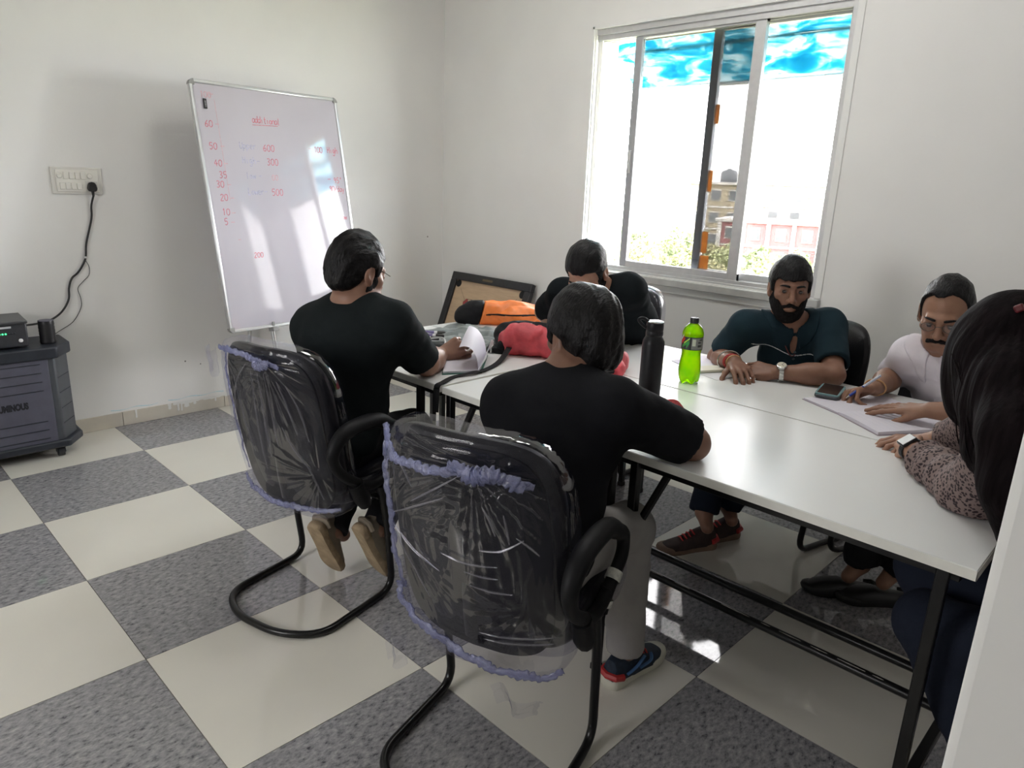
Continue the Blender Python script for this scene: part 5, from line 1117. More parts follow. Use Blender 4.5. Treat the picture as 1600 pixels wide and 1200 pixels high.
# ------------------------------------------------------------------ things on the tables
TZ = .7502
M_FLASK = mat('matt_black_coating', (.0085, .0095, .012), .42, var=.15, scale=60, spec=.35); M_RIM = mat('bright_steel_rim', (.55, .55, .54), .18, metal=.9)
t = thing('water_flask', 'tall matt black steel flask standing at the table seam', 'flask', (3.060, -1.615, TZ))
obj('body', MB().lathe([(.0, 0), (.033, 0), (.0365, .004), (.0372, .02), (.0372, .196), (.0362, .206), (.030, .219), (.0265, .225)], 40), M_FLASK, t, angle=50)
c = obj('cap', MB().lathe([(.0275, .223), (.029, .226), (.029, .238), (.0275, .241), (.0285, .244), (.0285, .262), (.0275, .268), (.020, .2705), (0, .271)], 36), M_FLASK, t)
obj('cap_rim', MB().lathe([(.0262, .2702), (.0282, .2695), (.0286, .2718), (.024, .2735), (0, .2738)], 36), M_RIM, c)
obj('carry_loop', MB().tube(smooth_path([(-.020, -.020, .250), (-.032, -.032, .262), (-.040, -.038, .276), (-.030, -.028, .281), (-.016, -.014, .270)], 6), .0036, 8, flat=1.6), M_FLASK, c)

M_SODA = bpy.data.materials.new('lime_soda'); M_SODA.use_nodes = True
def _soda():
    N = M_SODA.node_tree.nodes; L = M_SODA.node_tree.links; N.remove(N['Principled BSDF'])
    tr = N.new('ShaderNodeBsdfTransparent'); tr.inputs['Color'].default_value = (.56, .93, .02, 1)
    tl = N.new('ShaderNodeBsdfTranslucent'); df = N.new('ShaderNodeBsdfDiffuse'); gl = N.new('ShaderNodeBsdfGlossy'); gl.inputs['Roughness'].default_value = .05
    tc = N.new('ShaderNodeTexCoord'); nz = N.new('ShaderNodeTexNoise'); nz.inputs['Scale'].default_value = 22; L.new(tc.outputs['Object'], nz.inputs['Vector'])
    cr = N.new('ShaderNodeValToRGB'); e = cr.color_ramp.elements; e[0].color = (.42, .90, .008, 1); e[1].color = (.78, .97, .01, 1); e[0].position = .35; e[1].position = .65; L.new(nz.outputs['Fac'], cr.inputs['Fac'])
    L.new(cr.outputs[0], tl.inputs['Color']); L.new(cr.outputs[0], df.inputs['Color'])
    a = N.new('ShaderNodeMixShader'); a.inputs[0].default_value = .25; L.new(tl.outputs[0], a.inputs[1]); L.new(df.outputs[0], a.inputs[2])
    b = N.new('ShaderNodeMixShader'); b.inputs[0].default_value = .62; L.new(tr.outputs[0], b.inputs[1]); L.new(a.outputs[0], b.inputs[2])
    lw = N.new('ShaderNodeLayerWeight'); lw.inputs['Blend'].default_value = .2
    c_ = N.new('ShaderNodeMixShader'); L.new(lw.outputs['Fresnel'], c_.inputs[0]); L.new(b.outputs[0], c_.inputs[1]); L.new(gl.outputs[0], c_.inputs[2]); L.new(c_.outputs[0], N['Material Output'].inputs['Surface'])
_soda()
BC = (3.022, -1.300, TZ)
t = thing('soda_bottle', 'plastic bottle of lime green soda with a black cap', 'bottle', BC, 2.55)
prof = [(.004, .010), (.020, .004), (.032, .0), (.0375, .007), (.0400, .022), (.0408, .045), (.0400, .065), (.0375, .085), (.0352, .103), (.0345, .114), (.0358, .124), (.0378, .130), (.0378, .178), (.0388, .184), (.0380, .192), (.0345, .203), (.0280, .214), (.0205, .221), (.0145, .226), (.0140, .232)]
b = MB().lathe(prof, 60); V = b.v[0]; an = np.arctan2(V[:, 1], V[:, 0]); lowz = np.clip((.03-V[:, 2])/.03, 0, 1)
V[:, :2] *= (1-.16*lowz*(.5+.5*np.cos(5*an)))[:, None]; V[:, 2] += .008*lowz*(.5+.5*np.cos(5*an))*np.clip(np.hypot(V[:, 0], V[:, 1])/.03, 0, 1); V[:, 2] -= V[:, 2].min(); b.v = [V]
body = obj('body', b, M_SODA, t, angle=60)
obj('cap', MB().lathe([(.0155, .226), (.0158, .229), (.0158, .243), (.0148, .2455), (0, .2458)], 30), mat('black_cap_plastic', (.012, .013, .014), .4), t)
M_LBL = mat('black_bottle_label', (.03, .035, .034), .35, var=.3, scale=80)
lab = obj('label', MB().grid(60, 3, lambda u, v: np.stack([np.cos(u*2*np.pi)*.0386, np.sin(u*2*np.pi)*.0386, .130+.048*v], 1), closed_u=True), M_LBL, t)
def patch(name, a0, a1, z0, z1, m, sl=0.0, r=.0389):
    n = 10
    return obj(name, MB().grid(n, 3, lambda u, v: np.stack([np.cos(a0+(a1-a0)*u)*r, np.sin(a0+(a1-a0)*u)*r, z0+(z1-z0)*v+sl*u], 1)), m, lab)
M_LG = mat('label_green', (.03, .30, .05), .4); M_LR = mat('label_red', (.60, .05, .03), .4); M_LGR = mat('label_grey', (.23, .24, .23), .4); M_LW = mat('label_white', (.62, .66, .52), .4); M_LY = mat('label_lime', (.42, .72, .08), .4)
# local camera side is about -0.9 rad .. (angles run round the bottle)
A0 = math.atan2(-3.614+1.3, 4.366-3.022)-2.55
patch('print_grey', A0-.05, A0+1.35, .133, .175, M_LGR)
patch('print_panel', A0+.02, A0+.34, .146, .171, M_LW, r=.0391); patch('print_panel', A0+.56, A0+1.0, .142, .150, M_LBL, r=.0391); patch('print_panel', A0+.58, A0+.9, .156, .162, M_LBL, r=.0391); patch('print_panel', A0+.7, A0+1.1, .166, .171, M_LBL, r=.0391)
for k, (a, w, z, hgt, m) in enumerate(((-1.25, .5, .146, .008, M_LR), (-1.05, .75, .135, .010, M_LG), (-.85, .6, .150, .006, M_LY), (-1.3, .35, .158, .010, M_LW), (-.55, .3, .133, .012, M_LG))): patch('print_swash', A0+a, A0+a+w, z, z+hgt, m, .020, .0390+.0001*k)
for k, (a, z) in enumerate(((-1.22, .152), (-1.05, .158), (-.90, .164))): patch('print_letter', A0+a, A0+a+.10, z, z+.012, M_LR, .004, .0396)

M_PAPER = mat('white_paper', (.72, .71, .73), .75, var=.02, scale=5); M_PAPER2 = mat('lilac_white_paper', (.68, .65, .72), .75, var=.03, scale=6); M_CREAMP = mat('cream_note_paper', (.72, .69, .58), .75, var=.03)
M_RULE = mat('faint_ruling', (.52, .54, .62), .8)
def sheet(name, q, m, parent=None, z=TZ, th=.0006, curl=0.0, n=14, wav=.0015, seed=0):
    """a sheet of paper spanning the corner points q (a, b, c, d) on the table"""
    q = np.array(q, float)
    def fn(u, v):
        a = q[0]*(1-u)[:, None]+q[1]*u[:, None]; b = q[3]*(1-u)[:, None]+q[2]*u[:, None]; P = a*(1-v)[:, None]+b*v[:, None]
        zz = z+.0003+wav*(.5+.5*np.sin(u*5+seed))*np.sin(v*3.1)+curl*(u**4+v**4*.4)
        return np.c_[P, zz]
    b = MB().grid(n, n, fn); V = b.arr(); n0 = len(V); per = [i for i in range(n)]+[n*j+n-1 for j in range(1, n)]+[n*(n-1)+i for i in range(n-2, -1, -1)]+[n*j for j in range(n-2, 0, -1)]
    side = [(per[i], per[(i+1) % len(per)], per[(i+1) % len(per)]+n0, per[i]+n0) for i in range(len(per))]
    return obj(name, (np.concatenate([V, V+np.array([0, 0, th])]), [f[::-1] for f in b.f]+[tuple(i+n0 for i in f) for f in b.f]+side), m, parent, angle=30, world=parent is not None)
s1 = sheet('paper_sheet', [(2.86, -1.12), (3.08, -1.19), (3.13, -.98), (2.90, -.90)], M_PAPER); tag(s1, 'white sheets lying under the cream notepad beside the soda bottle', 'paper')
s2 = sheet('paper_sheet', [(2.79, -1.06), (2.88, -1.10), (2.98, -.86), (2.84, -.84)], M_PAPER2, z=TZ+.001); tag(s2, 'white page reaching back behind the soda bottle to the table edge', 'paper')
t = thing('notepad', 'small cream notepad with a green edge beside the clasped hands', 'notepad', (2.975, -1.10, TZ+.003), math.radians(-28))
obj('pages', MB().box(-.034, .034, -.085, .075, 0, .010), M_CREAMP, t, bevel=.001); obj('cover', MB().box(-.035, .035, -.087, .076, -.0012, 0).box(-.035, .035, -.0885, -.087, -.0012, .009), mat('dull_green_card', (.17, .22, .15), .6), t)
# phone in a two-tone case
t = thing('smartphone', 'phone in a teal grey case lying on the open notebook', 'phone', (3.452, -1.048, TZ+.009), math.radians(12))
obj('case', MB().pillow(.084, .166, [(.004, 0), (0, .002), (0, .009), (.002, .011)], 48, 9, R=np.array([[1, 0, 0], [0, 0, 1], [0, 1, 0]])), mat('charcoal_phone_case', (.06, .065, .075), .5), t)
obj('bumper', MB().pillow(.081, .163, [(.002, .010), (0, .011), (0, .0155), (.003, .0165)], 48, 9, R=np.array([[1, 0, 0], [0, 0, 1], [0, 1, 0]])), mat('teal_bumper', (.13, .25, .26), .4), t)
obj('screen', MB().box(-.034, .034, -.075, .075, .0150, .0172), mat('dark_glass_screen', (.008, .009, .011), .04), t, bevel=.001)
# open notebook on the far table
t = thing('open_notebook', 'open notebook under the hands of the person in the white shirt', 'notebook', (3.64, -1.12, TZ))
def pages(name, q, th, m, seed):
    q = np.array(q, float)
    def top(u, v):
        a = q[0]*(1-u)[:, None]+q[1]*u[:, None]; b = q[3]*(1-u)[:, None]+q[2]*u[:, None]; P = a*(1-v)[:, None]+b*v[:, None]
        return np.c_[P, TZ+.0015+th*(1-.35*np.exp(-((u-(1 if seed == 0 else 0))/.12)**2))+.0015*np.sin(v*4+seed)*np.sin(u*3)]
    n = 18; b = MB().grid(n, n, top); V = b.arr(); W = V.copy(); W[:, 2] = TZ+.0012; n0 = len(V); per = [i for i in range(n)]+[n*j+n-1 for j in range(1, n)]+[n*(n-1)+i for i in range(n-2, -1, -1)]+[n*j for j in range(n-2, 0, -1)]
    return obj(name, (np.concatenate([W, V]), [f[::-1] for f in b.f]+[tuple(i+n0 for i in f) for f in b.f]+[(per[i], per[(i+1) % len(per)], per[(i+1) % len(per)]+n0, per[i]+n0) for i in range(len(per))]), m, t, world=True, angle=40)
pages('left_page', [(3.409, -1.171), (3.557, -1.246), (3.715, -.965), (3.560, -.885)], .005, M_PAPER2, 0)
pages('right_page', [(3.559, -1.247), (3.725, -1.368), (3.905, -1.075), (3.717, -.966)], .009, M_PAPER2, 1)
obj('cover', MB().prism([(3.404, -1.172), (3.557, -1.251), (3.727, -1.374), (3.911, -1.074), (3.717, -.960), (3.558, -.880)], TZ, TZ+.0012), mat('mauve_card_cover', (.33, .27, .31), .6), t, world=True)
lines = MB()
for k in range(12):
    s_ = .10+.068*k; a = np.array((3.559, -1.247))*(1-s_)+np.array((3.717, -.966))*s_; b_ = np.array((3.725, -1.368))*(1-s_)+np.array((3.905, -1.075))*s_; a = a+(b_-a)*.08
    d_ = unit(np.r_[b_-a, 0]); n_ = np.array([-d_[1], d_[0], 0])*.0005; A, B_ = np.r_[a, TZ+.0128], np.r_[a+(b_-a)*.92, TZ+.0128]
    lines.add([A-n_, B_-n_, B_+n_, A+n_], [(0, 1, 2, 3)])
obj('ruled_lines', lines, M_RULE, t, world=True, smooth=False)
# pen in the writing hand
pa, pb = np.array((3.528, -1.108, .772)), np.array((3.590, -1.046, .842)); d_ = pb-pa
t = thing('ballpoint_pen', 'blue and white ballpoint pen held over the notebook', 'pen', tuple(pa.round(3)))
obj('barrel', MB().tube([pa+d_*.12, pa+d_*.62], .0048, 12), mat('blue_pen_barrel', (.02, .05, .30), .3), t, world=True); obj('upper_barrel', MB().tube([pa+d_*.62, pa+d_*1.22], .0046, 12), mat('white_pen_barrel', (.50, .52, .62), .3), t, world=True)
obj('tip', MB().tube([pa, pa+d_*.12], [.0008, .0042], 10), M_RIM, t, world=True); obj('clip', MB().tube([pa+d_*.85+np.array([0, 0, .0055]), pa+d_*1.2+np.array([0, 0, .0062])], .0012, 6), M_RIM, t, world=True)
# notebook by the whiteboard, its page being turned
t = thing('notebook', 'white notebook with a green cover whose page is being turned', 'notebook', (2.32, -1.78, TZ))
obj('cover', MB().prism([(2.385, -1.972), (2.452, -1.832), (2.262, -1.622), (2.180, -1.790)], TZ, TZ+.0022), mat('bottle_green_cover', (.02, .13, .09), .5), t, world=True)
obj('pages', MB().prism([(2.378, -1.962), (2.445, -1.838), (2.264, -1.632), (2.188, -1.788)], TZ+.0022, TZ+.010), M_PAPER2, t, world=True)
def turn(u, v):
    sp = np.outer(1-u, (2.440, -1.842, 0))+np.outer(u, (2.268, -1.640, 0)); up = .128*np.sin(np.clip(v, 0, 1)*1.6)*(1-.10*u); out_ = np.outer(-.065*(1-np.cos(v*1.7)), (.77, .63, 0)); k = np.sin(u*np.pi)*.018*v
    P = sp+out_; P[:, 2] = TZ+.010+up*(.45+.55*(1-(1-u)*.62*v))+k*np.sin(v*3); return P
g = MB().grid(20, 16, turn); V = g.arr(); nn = len(V); obj('turning_page', (np.concatenate([V, V+np.array([.0006, .0006, 0])]), g.f+[tuple(i+nn for i in f[::-1]) for f in g.f]), M_PAPER2, t, world=True, angle=None)
def turn2(u, v):
    sp = np.outer(1-u, (2.442, -1.840, 0))+np.outer(u, (2.268, -1.638, 0)); P = sp+np.outer(.03*np.sin(v*1.6), (.8, .6, 0)); P[:, 2] = TZ+.010+.085*np.sin(v*1.5)*(.6+.4*np.sin(u*3)); return P
g = MB().grid(16, 10, turn2); V = g.arr(); nn = len(V); obj('turning_page', (np.concatenate([V, V+np.array([.0006, .0006, 0])]), g.f+[tuple(i+nn for i in f[::-1]) for f in g.f]), M_PAPER, t, world=True, angle=None)
# orange and black backpack
M_ORG = mat('orange_nylon', (.86, .22, .045), .42, var=.10, scale=30, bump=.15, bscale=300); M_BNY = mat('black_nylon', (.006, .006, .0075), .65, var=.3, scale=40, bump=.15, bscale=300, spec=.25)
t = thing('backpack', 'orange backpack with a black end pocket lying on the far left table', 'backpack', (1.80, -1.08, TZ))
OB = SDF(); a, b_ = np.array((1.70, -1.20, TZ+.052)), np.array((1.905, -.955, TZ+.050)); OB.cap(a, b_, .058, .050, .03); OB.cap((1.66, -1.235, TZ+.034), (1.77, -1.14, TZ+.05), .036, .05, .03); OB.ell((1.84, -1.07, TZ+.045), (.10, .08, .055), None, .04)
OB.post.append(lambda P, d: smax(d-wob(P, .010, 26, 4)-.006*np.abs(np.sin(P[:, 0]*30-P[:, 1]*24+wob(P, 1.5, 14, 6)))-wob(P, .003, 75, 5), TZ-P[:, 2], .004))
xx = unit(b_-a)
def cutx(P): return (P-a.astype(np.float32))@xx.astype(np.float32)
lo, hi = OB.bounds(.02)
sobj('shell', lambda P: smax(OB(P), -(cutx(P)-.035-.25*(P[:, 2]-TZ-.03)), .003), lo, hi, .006, M_ORG, t)
sobj('end_pocket', lambda P: smax(OB(P)-.001, cutx(P)-.032-.25*(P[:, 2]-TZ-.03), .003), lo, hi, .006, M_BNY, t)
ny = np.cross(xx, (0, 0, 1)); sobj('zip_band', lambda P: np.maximum(np.maximum(OB(P)-.0025, np.abs(P[:, 2]-(TZ+.050+.05*np.sin(cutx(P)*8)*.25))-.0045), -(cutx(P)-.06)), lo, hi, .004, M_BNY, t)
# crumpled grey plastic bag, clear sleeve, pens
M_GREYP = mat('grey_plastic_film', (.20, .225, .225), .28, var=.25, scale=12, bump=.6, bscale=22)
def crump(x0, x1, y0, y1, hgt, seed, rz):
    cx, cy = (x0+x1)/2, (y0+y1)/2
    def fn(u, v):
        X = (u-.5)*(x1-x0); Y = (v-.5)*(y1-y0); q = np.c_[X, Y, X*0]; e = np.minimum(np.minimum(u, 1-u), np.minimum(v, 1-v))
        X = X+.02*np.sin(v*9+seed); Y = Y+.02*np.sin(u*8+seed); z = TZ+.001+np.clip(e/.12, 0, 1)*(hgt*.5+wob(q, hgt*.9, 24, seed)+wob(q, hgt*.5, 60, seed+1)); z = np.maximum(z, TZ+.0006)
        return np.stack([cx+X*math.cos(rz)-Y*math.sin(rz), cy+X*math.sin(rz)+Y*math.cos(rz), z], 1)
    g = MB().grid(44, 44, fn); V = g.arr(); n0 = len(V); return (np.concatenate([V, V+np.array([0, 0, .0006])]), [f[::-1] for f in g.f]+[tuple(i+n0 for i in f) for f in g.f])
tag(obj('plastic_bag', crump(1.70, 2.22, -1.62, -1.22, .022, 3, .18), M_GREYP, angle=60), 'crumpled grey plastic bag in front of the orange backpack', 'bag')
tag(obj('plastic_sleeve', crump(1.92, 2.20, -1.28, -1.06, .008, 9, .75), glassy('clear_sleeve', (.85, .87, .88), gloss=.12, rough=.12, bump=.5, bscale=40, haze=.25, hazecol=(.55, .58, .6)), angle=60), 'clear plastic sleeve under the right end of the orange backpack', 'sleeve')
s3 = sheet('paper_sheet', [(1.98, -1.15), (2.12, -1.18), (2.16, -1.02), (2.02, -.98)], M_PAPER, z=TZ+.020, seed=2); tag(s3, 'small white page beside the right end of the orange backpack', 'paper')
s4 = sheet('paper_sheet', [(1.66, -1.53), (1.86, -1.72), (1.98, -1.58), (1.78, -1.40)], M_PAPER, seed=3); tag(s4, 'white pages under the marker pens at the far left table end', 'paper')
for k, (x, y, r_, lab) in enumerate(((1.80, -1.555, .75, 'marker pen with purple print nearest the whiteboard'), (1.845, -1.60, .70, 'marker pen with a black cap in the middle of three'), (1.875, -1.655, .82, 'marker pen lying nearest the turned notebook'))):
    mk_ = thing('marker_pen', lab, 'marker', (x, y, TZ+.011), r_, 'marker pens on the left table')
    obj('barrel', MB().tube([(-.065, 0, 0), (.030, 0, 0)], .0085, 14), mat('white_marker_barrel', (.66, .66, .66), .3), mk_); obj('cap', MB().tube([(.030, 0, 0), (.062, 0, 0), (.068, 0, 0)], [.0095, .0095, .006], 14), M_LEAD, mk_); obj('print_band', MB().tube([(-.03, 0, 0), (.015, 0, 0)], .0087, 14, caps=False), mat('purple_print', (.16, .13, .28), .4), mk_)
# dark glasses case and pouch
M_POUCH = mat('dark_pouch_leather', (.035, .042, .045), .35, var=.2, scale=30)
t = thing('spectacle_case', 'dark grey oval case behind the turned page', 'case', (2.06, -1.70, TZ), .75)
obj('shell', MB().pillow(.15, .06, [(.02, .0), (.004, .004), (0, .012), (0, .016), (.004, .026), (.015, .032), (.025, .033)], 48, 2.4, R=np.array([[1, 0, 0], [0, 0, 1], [0, 1, 0]])), M_POUCH, t); obj('seam', MB().pillow(.152, .062, [(.001, .0145), (0, .0155), (.001, .0165)], 48, 2.4, R=np.array([[1, 0, 0], [0, 0, 1], [0, 1, 0]])), M_RIM, t)
t = thing('cable_strap', 'loose grey looped cable lying over the oval case', 'cable', (2.0, -1.72, TZ)); obj('loop', MB().tube(smooth_path([(1.93, -1.78, TZ+.006), (1.97, -1.70, TZ+.03), (2.05, -1.69, TZ+.045), (2.12, -1.74, TZ+.03), (2.15, -1.80, TZ+.006)], 8), .004, 8), mat('grey_cable', (.45, .45, .45), .5), t, world=True)
t = thing('wallet', 'black wallet-like pouch lying left of the pink bag', 'pouch', (2.245, -1.535, TZ), .62)
obj('body', MB().pillow(.115, .075, [(.006, 0), (0, .003), (0, .018), (.004, .024), (.012, .026)], 40, 6, R=np.array([[1, 0, 0], [0, 0, 1], [0, 1, 0]])), M_BNY, t); obj('band', MB().box(-.038, -.030, -.038, .038, .001, .0265), M_RIM, t, bevel=.001)
# pink rucksack with black back and a strap over the table edge
M_PINKB = mat('coral_pink_nylon', (.62, .075, .095), .55, var=.18, scale=24, bump=.2, bscale=260)
t = thing('rucksack', 'coral pink and black rucksack behind the head of the nearest person', 'rucksack', (2.48, -1.45, TZ))
PB = SDF(); PB.cap((2.30, -1.50, TZ+.055), (2.50, -1.40, TZ+.06), .060, .060, .03); PB.cap((2.50, -1.42, TZ+.05), (2.70, -1.40, TZ+.038), .055, .045, .03); PB.ell((2.74, -1.40, TZ+.045), (.06, .075, .055), None, .03); PB.cap((2.74, -1.44, TZ+.04), (2.81, -1.45, TZ+.028), .04, .025, .02)
PB.post.append(lambda P, d: smax(d-wob(P, .015, 24, 14)-.008*np.abs(np.sin(P[:, 0]*38+P[:, 1]*21+wob(P, 1.5, 14, 3)))-wob(P, .004, 70, 15), TZ-P[:, 2], .004)); lo, hi = PB.bounds(.02)
sobj('shell', PB, lo, hi, .0065, M_PINKB, t)
KB = SDF(); KB.cap((2.17, -1.43, TZ+.05), (2.42, -1.27, TZ+.065), .055, .060, .03); KB.cap((2.20, -1.47, TZ+.03), (2.27, -1.54, TZ+.03), .03, .03, .03); KB.cap((2.40, -1.28, TZ+.06), (2.60, -1.26, TZ+.05), .06, .05, .03); KB.post.append(lambda P, d: smax(d-wob(P, .009, 28, 24)-wob(P, .003, 70, 25), TZ-P[:, 2], .004)); lo, hi = KB.bounds(.02)
sobj('back_panel', KB, lo, hi, .007, M_BNY, t)
zp = smooth_path([(2.245, -1.525, TZ+.052), (2.250, -1.500, TZ+.085), (2.285, -1.465, TZ+.115), (2.335, -1.44, TZ+.124)], 8); obj('zip', MB().tube(zp, .007, 8, flat=.6), mat('pale_zip_tape', (.42, .40, .36), .6, var=.3, scale=150), t, world=True)
obj('side_buckle', MB().box(-.02, .02, -.012, .012, -.005, .006, R=rot('Z', .5), c=(2.800, -1.50, TZ+.025)), M_BNY, t, world=True, bevel=.003)
def ribbon(path, w, th, up=(0, 0, 1)):
    p = smooth_path(path, 8); tg = unit_rows(np.gradient(p, axis=0)); b = MB(); n = len(p); V = []
    for i in range(n):
        sd = np.cross(tg[i], up); sd = sd/(np.linalg.norm(sd)+1e-6) if np.linalg.norm(sd) > .25 else np.array([math.cos(.35), math.sin(.35), 0]); nn_ = np.cross(sd, tg[i])
        V += [p[i]-sd*w/2-nn_*th/2, p[i]+sd*w/2-nn_*th/2, p[i]+sd*w/2+nn_*th/2, p[i]-sd*w/2+nn_*th/2]
    F = [(4*i+k, 4*i+(k+1) % 4, 4*i+4+(k+1) % 4, 4*i+4+k) for i in range(n-1) for k in range(4)]+[(0, 1, 2, 3), (4*n-1, 4*n-2, 4*n-3, 4*n-4)]
    return b.add(V, F)
obj('strap', ribbon([(2.30, -1.52, TZ+.05), (2.38, -1.66, TZ+.012), (2.43, -1.78, TZ+.004), (2.455, -1.88, TZ+.010), (2.44, -1.96, TZ+.003), (2.475, -2.04, TZ+.004), (2.487, -2.078, TZ-.002), (2.489, -2.084, .70), (2.489, -2.086, .655)], .024, .0022), M_BNY, t, world=True, angle=60)

# ------------------------------------------------------------------ carrom board leaning in the corner
M_PLY = mat('carrom_plywood', (.50, .36, .235), .45, var=.10, scale=7, stretch=(1, 6, 6)); M_CFR = mat('black_carrom_frame', (.018, .018, .020), .35, var=.2, scale=30); M_CRED = mat('carrom_red', (.34, .04, .04), .5); M_CLN = mat('carrom_black_line', (.03, .025, .02), .5)
CB0 = np.array((.20, -.345, .003)); cu = np.array((1., 0, 0)); cv = unit(np.array((0, .30, .765))); cn = np.cross(cu, cv); RC = np.stack([cu, cv, cn], 1); CW = .835
t = thing('carrom_board', 'square carrom board with a black frame leaning in the room corner', 'board game', (.62, -.30, 0))
def cbx(*a): return MB().box(*a, R=RC, c=CB0)
pl = obj('playing_surface', cbx(.02, CW-.02, .02, CW-.02, -.012, 0), M_PLY, t, world=True, smooth=False)
for q in ((0, CW, 0, .058), (0, CW, CW-.058, CW), (0, .058, .058, CW-.058), (CW-.058, CW, .058, CW-.058)): obj('frame_rail', cbx(*q, -.020, .018), M_CFR, t, world=True, bevel=.004)
def disc(u, v, r, d=.0006, n=20): return [CB0+cu*(u+r*math.cos(a))+cv*(v+r*math.sin(a))+cn*d for a in np.linspace(0, 2*np.pi, n, endpoint=False)]
for u in (.083, CW-.083):
    for v in (.083, CW-.083): 
        pk = obj('pocket', MB().add(disc(u, v, .028, .0012)+disc(u, v, .028, -.010), [tuple(range(20))]+[(i, (i+1) % 20, 20+(i+1) % 20, 20+i) for i in range(20)]), mat('pocket_black', (.008, .008, .008), .8), pl, world=True)
i0, i1 = .19, CW-.19
for off in (0, .026):
    for q in ((i0+.03, i1-.03, i1-off, i1-off+.003), (i0+.03, i1-.03, i0+off, i0+off+.003), (i0+off, i0+off+.003, i0+.03, i1-.03), (i1-off, i1-off+.003, i0+.03, i1-.03)): obj('baseline', cbx(*(q if off == 0 else q), 0, .0005), M_CLN, pl, world=True)
for u, v in ((i0+.03, i1-.013), (i0+.013, i1-.03), (i1-.03, i1-.013), (i1-.013, i1-.03), (i0+.013, i0+.03), (i0+.03, i0+.013), (i1-.03, i0+.013), (i1-.013, i0+.03)):
    o = obj('base_circle', MB().add(disc(u, v, .016, .0010), [tuple(range(20))]), M_CLN, pl, world=True, smooth=False); obj('red_dot', MB().add(disc(u, v, .0135, .0014), [tuple(range(20))]), M_CRED, pl, world=True, smooth=False)
for (ua, va), (ub, vb) in (((.12, CW-.12), (.33, CW-.33)), ((CW-.12, CW-.12), (CW-.33, CW-.33))):
    P0, P1 = CB0+cu*ua+cv*va+cn*.0006, CB0+cu*ub+cv*vb+cn*.0006; obj('arrow_line', MB().tube([P0, P1], .0009, 4), M_CLN, pl, world=True)
th = np.linspace(0, 2*np.pi, 40, endpoint=False); obj('centre_ring', MB().tube([CB0+cu*(CW/2+.085*math.cos(a))+cv*(CW/2+.085*math.sin(a))+cn*.0006 for a in th], .0012, 4, closed=True), M_CRED, pl, world=True)
obj('maker_plate', cbx(CW/2-.075, CW/2+.03, CW-.040, CW-.024, .018, .0188), mat('dull_gold_print', (.13, .10, .05), .5), t, world=True)

# ------------------------------------------------------------------ battery trolley, inverter, speaker-like can and leads
M_TRG = mat('slate_grey_plastic', (.085, .085, .115), .48, var=.08, scale=20, bump=.08, bscale=300); M_TRD = mat('dark_navy_plastic', (.020, .024, .033), .45, var=.15, scale=20); M_TRS = mat('grey_side_plastic', (.062, .068, .078), .5, var=.1, scale=20)
t = thing('battery_trolley', 'grey ribbed battery trolley on castors by the left wall', 'battery cabinet', (.19, -3.05, 0))
def prof(x0, x1, y0, y1, ch): return [(x0, y0+.02), (x0+.02, y0), (x1-ch, y0), (x1, y0+ch), (x1, y1-ch), (x1-ch*1.3, y1-.005), (x0+.02, y1), (x0, y1-.02)]
obj('body', MB().prism(prof(.035, .325, -3.46, -2.685, .085), .085, .54), M_TRS, t, bevel=.008, world=True)
obj('lid', MB().prism(prof(.025, .345, -3.475, -2.668, .088), .525, .585), M_TRD, t, bevel=.010, seg=3, world=True); obj('base', MB().prism(prof(.025, .345, -3.475, -2.662, .088), .058, .098), M_TRD, t, bevel=.010, seg=3, world=True)
fp = obj('front_panel', MB().box(.322, .331, -3.36, -2.80, .095, .525), M_TRG, t, bevel=.003, world=True)
for z in (.205, .160, .115, .365, .41, .455, .50)[:7]: obj('rib_groove', MB().box(.3300, .3322, -3.33, -2.835, z, z+.0045), M_TRD, fp, world=True)
text('brand_lettering', 'LUMINOUS', .044, mat('black_lettering', (.012, .013, .018), .5), fp, Matrix(((0, 0, 1, .3312-ORIG[fp.name][0]), (.62, 0, 0, -3.045-ORIG[fp.name][1]), (0, 1, 0, .288-ORIG[fp.name][2]), (0, 0, 0, 1))), bold=.0028, extrude=.0004)
for x, y in ((.29, -2.79), (.10, -2.76), (.29, -3.36), (.10, -3.36)):
    cst = obj('castor', MB().tube([(x, y-.014, .027), (x, y+.014, .027)], .027, 20), mat('black_castor', (.02, .022, .026), .5), t, world=True); obj('castor_fork', MB().box(x-.02, x+.02, y-.019, y-.015, .02, .07).box(x-.02, x+.02, y+.015, y+.019, .02, .07).box(x-.02, x+.02, y-.019, y+.019, .055, .07), M_TRD, cst, bevel=.003, world=True)
for z in (.18, .26, .34, .42): obj('side_groove', MB().tube([(.317, -2.7635, z), (.222, -2.6950, z)], .0022, 6), M_TRD, t, world=True)
t = thing('inverter', 'dark grey inverter box with green lights on the battery trolley', 'inverter', (.19, -3.0, .586))
obj('case', MB().prism([(.06, -3.22), (.30, -3.22), (.305, -2.86), (.06, -2.845)], .594, .715), mat('charcoal_case', (.035, .036, .042), .45, var=.1, scale=40), t, bevel=.008, world=True)
obj('brow', MB().prism([(.06, -3.225), (.312, -3.225), (.317, -2.857), (.06, -2.842)], .708, .722), mat('charcoal_case_lid', (.05, .051, .056), .4, var=.1), t, bevel=.004, world=True)
obj('status_strip', MB().box(.3045, .307, -3.20, -2.925, .690, .699), mat('pale_status_strip', (.55, .56, .58), .3), t, world=True)
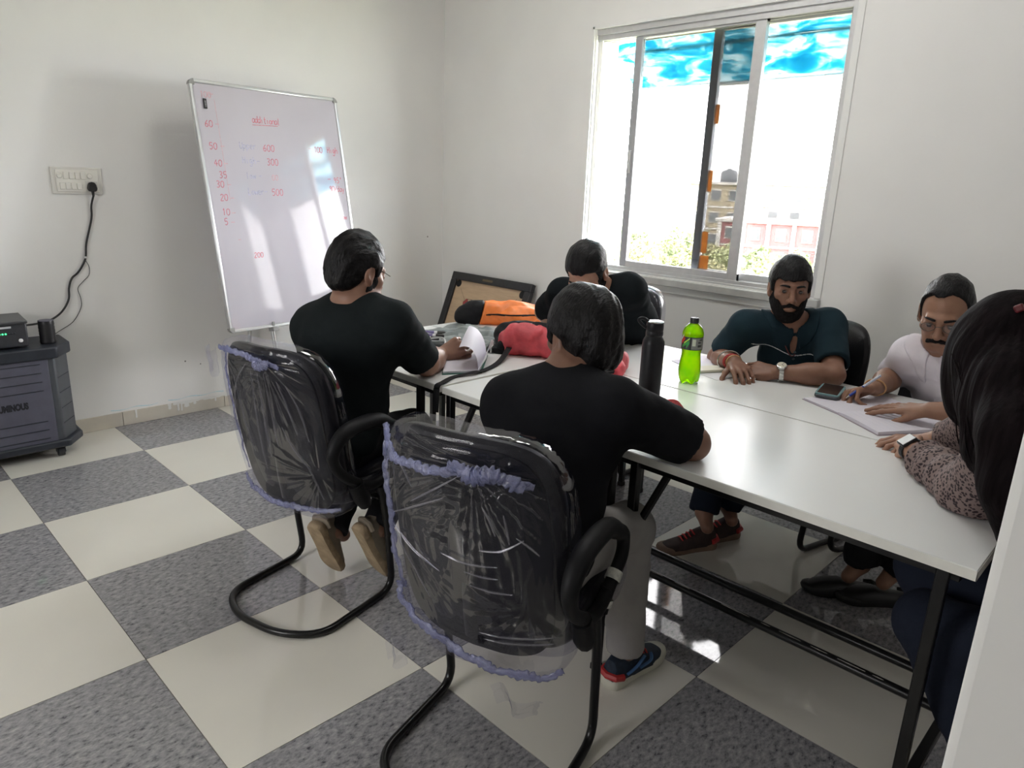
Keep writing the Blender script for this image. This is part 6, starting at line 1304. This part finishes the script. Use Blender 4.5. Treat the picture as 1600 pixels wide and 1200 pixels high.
for k in range(6): obj('indicator', MB().lathe([(.0042, 0), (.0042, .002), (.002, .004), (0, .0042)], 10, R=rot('Y', math.pi/2), c=(.304, -2.975+.0125*k, .664)), emit('green_led', (.05, .75, .22), 1.3) if k in (0, 1, 2) else M_TRD, t, world=True)
obj('power_button', MB().lathe([(.0095, 0), (.0095, .004), (.007, .007), (0, .0075)], 18, R=rot('Y', math.pi/2), c=(.3035, -2.893, .626)), mat('white_button', (.75, .75, .76), .3), t, world=True)
for x, y in ((.09, -3.19), (.27, -3.19), (.09, -2.89), (.27, -2.89)): obj('foot', MB().lathe([(.012, .586), (.012, .595)], 12, c=(x, y, 0)), M_LEAD, t, world=True)
t = thing('power_adapter', 'small black ridged cylinder on the trolley lid beside the inverter', 'device', (.235, -2.765, .586), .3)
pr_ = [(.034, 0), (.036, .004)]+[(.036-.0012*(i % 2), .012+.0085*i) for i in range(12)]+[(.034, .113), (0, .1135)]
obj('body', MB().lathe(pr_, 30), mat('black_ridged_plastic', (.012, .012, .014), .4), t); obj('top_rim', MB().lathe([(.031, .1130), (.034, .1125), (.034, .116), (.031, .1165)], 30), M_TRG, t)
ld = thing('mains_lead', 'black mains lead hanging from the plug to the inverter', 'cable', (.03, -2.43, 1.30))
obj('cable', MB().tube(smooth_path([(.030, -2.424, 1.302), (.016, -2.436, 1.25), (.012, -2.443, 1.18), (.012, -2.481, 1.054), (.012, -2.496, .97), (.012, -2.535, .905), (.012, -2.571, .872), (.012, -2.590, .822), (.014, -2.600, .76), (.020, -2.640, .700), (.035, -2.70, .664), (.06, -2.77, .655), (.10, -2.842, .66)], 10), .0052, 8), M_LEAD, ld, world=True)
obj('white_tie', MB().tube([(.012, -2.4925, .985), (.012, -2.4945, .975)], .0064, 10), mat('white_cable_tie', (.6, .6, .6), .5), ld, world=True)
l2 = thing('thin_wire', 'thin dark wire branching off the mains lead down to the trolley', 'wire', (.012, -2.5, .95))
obj('wire', MB().tube(smooth_path([(.012, -2.496, .965), (.010, -2.482, .93), (.008, -2.486, .885), (.008, -2.520, .85), (.008, -2.548, .815), (.008, -2.540, .76), (.008, -2.545, .71), (.010, -2.590, .64), (.03, -2.665, .60), (.06, -2.70, .588)], 8), .0018, 6), M_LEAD, l2, world=True)
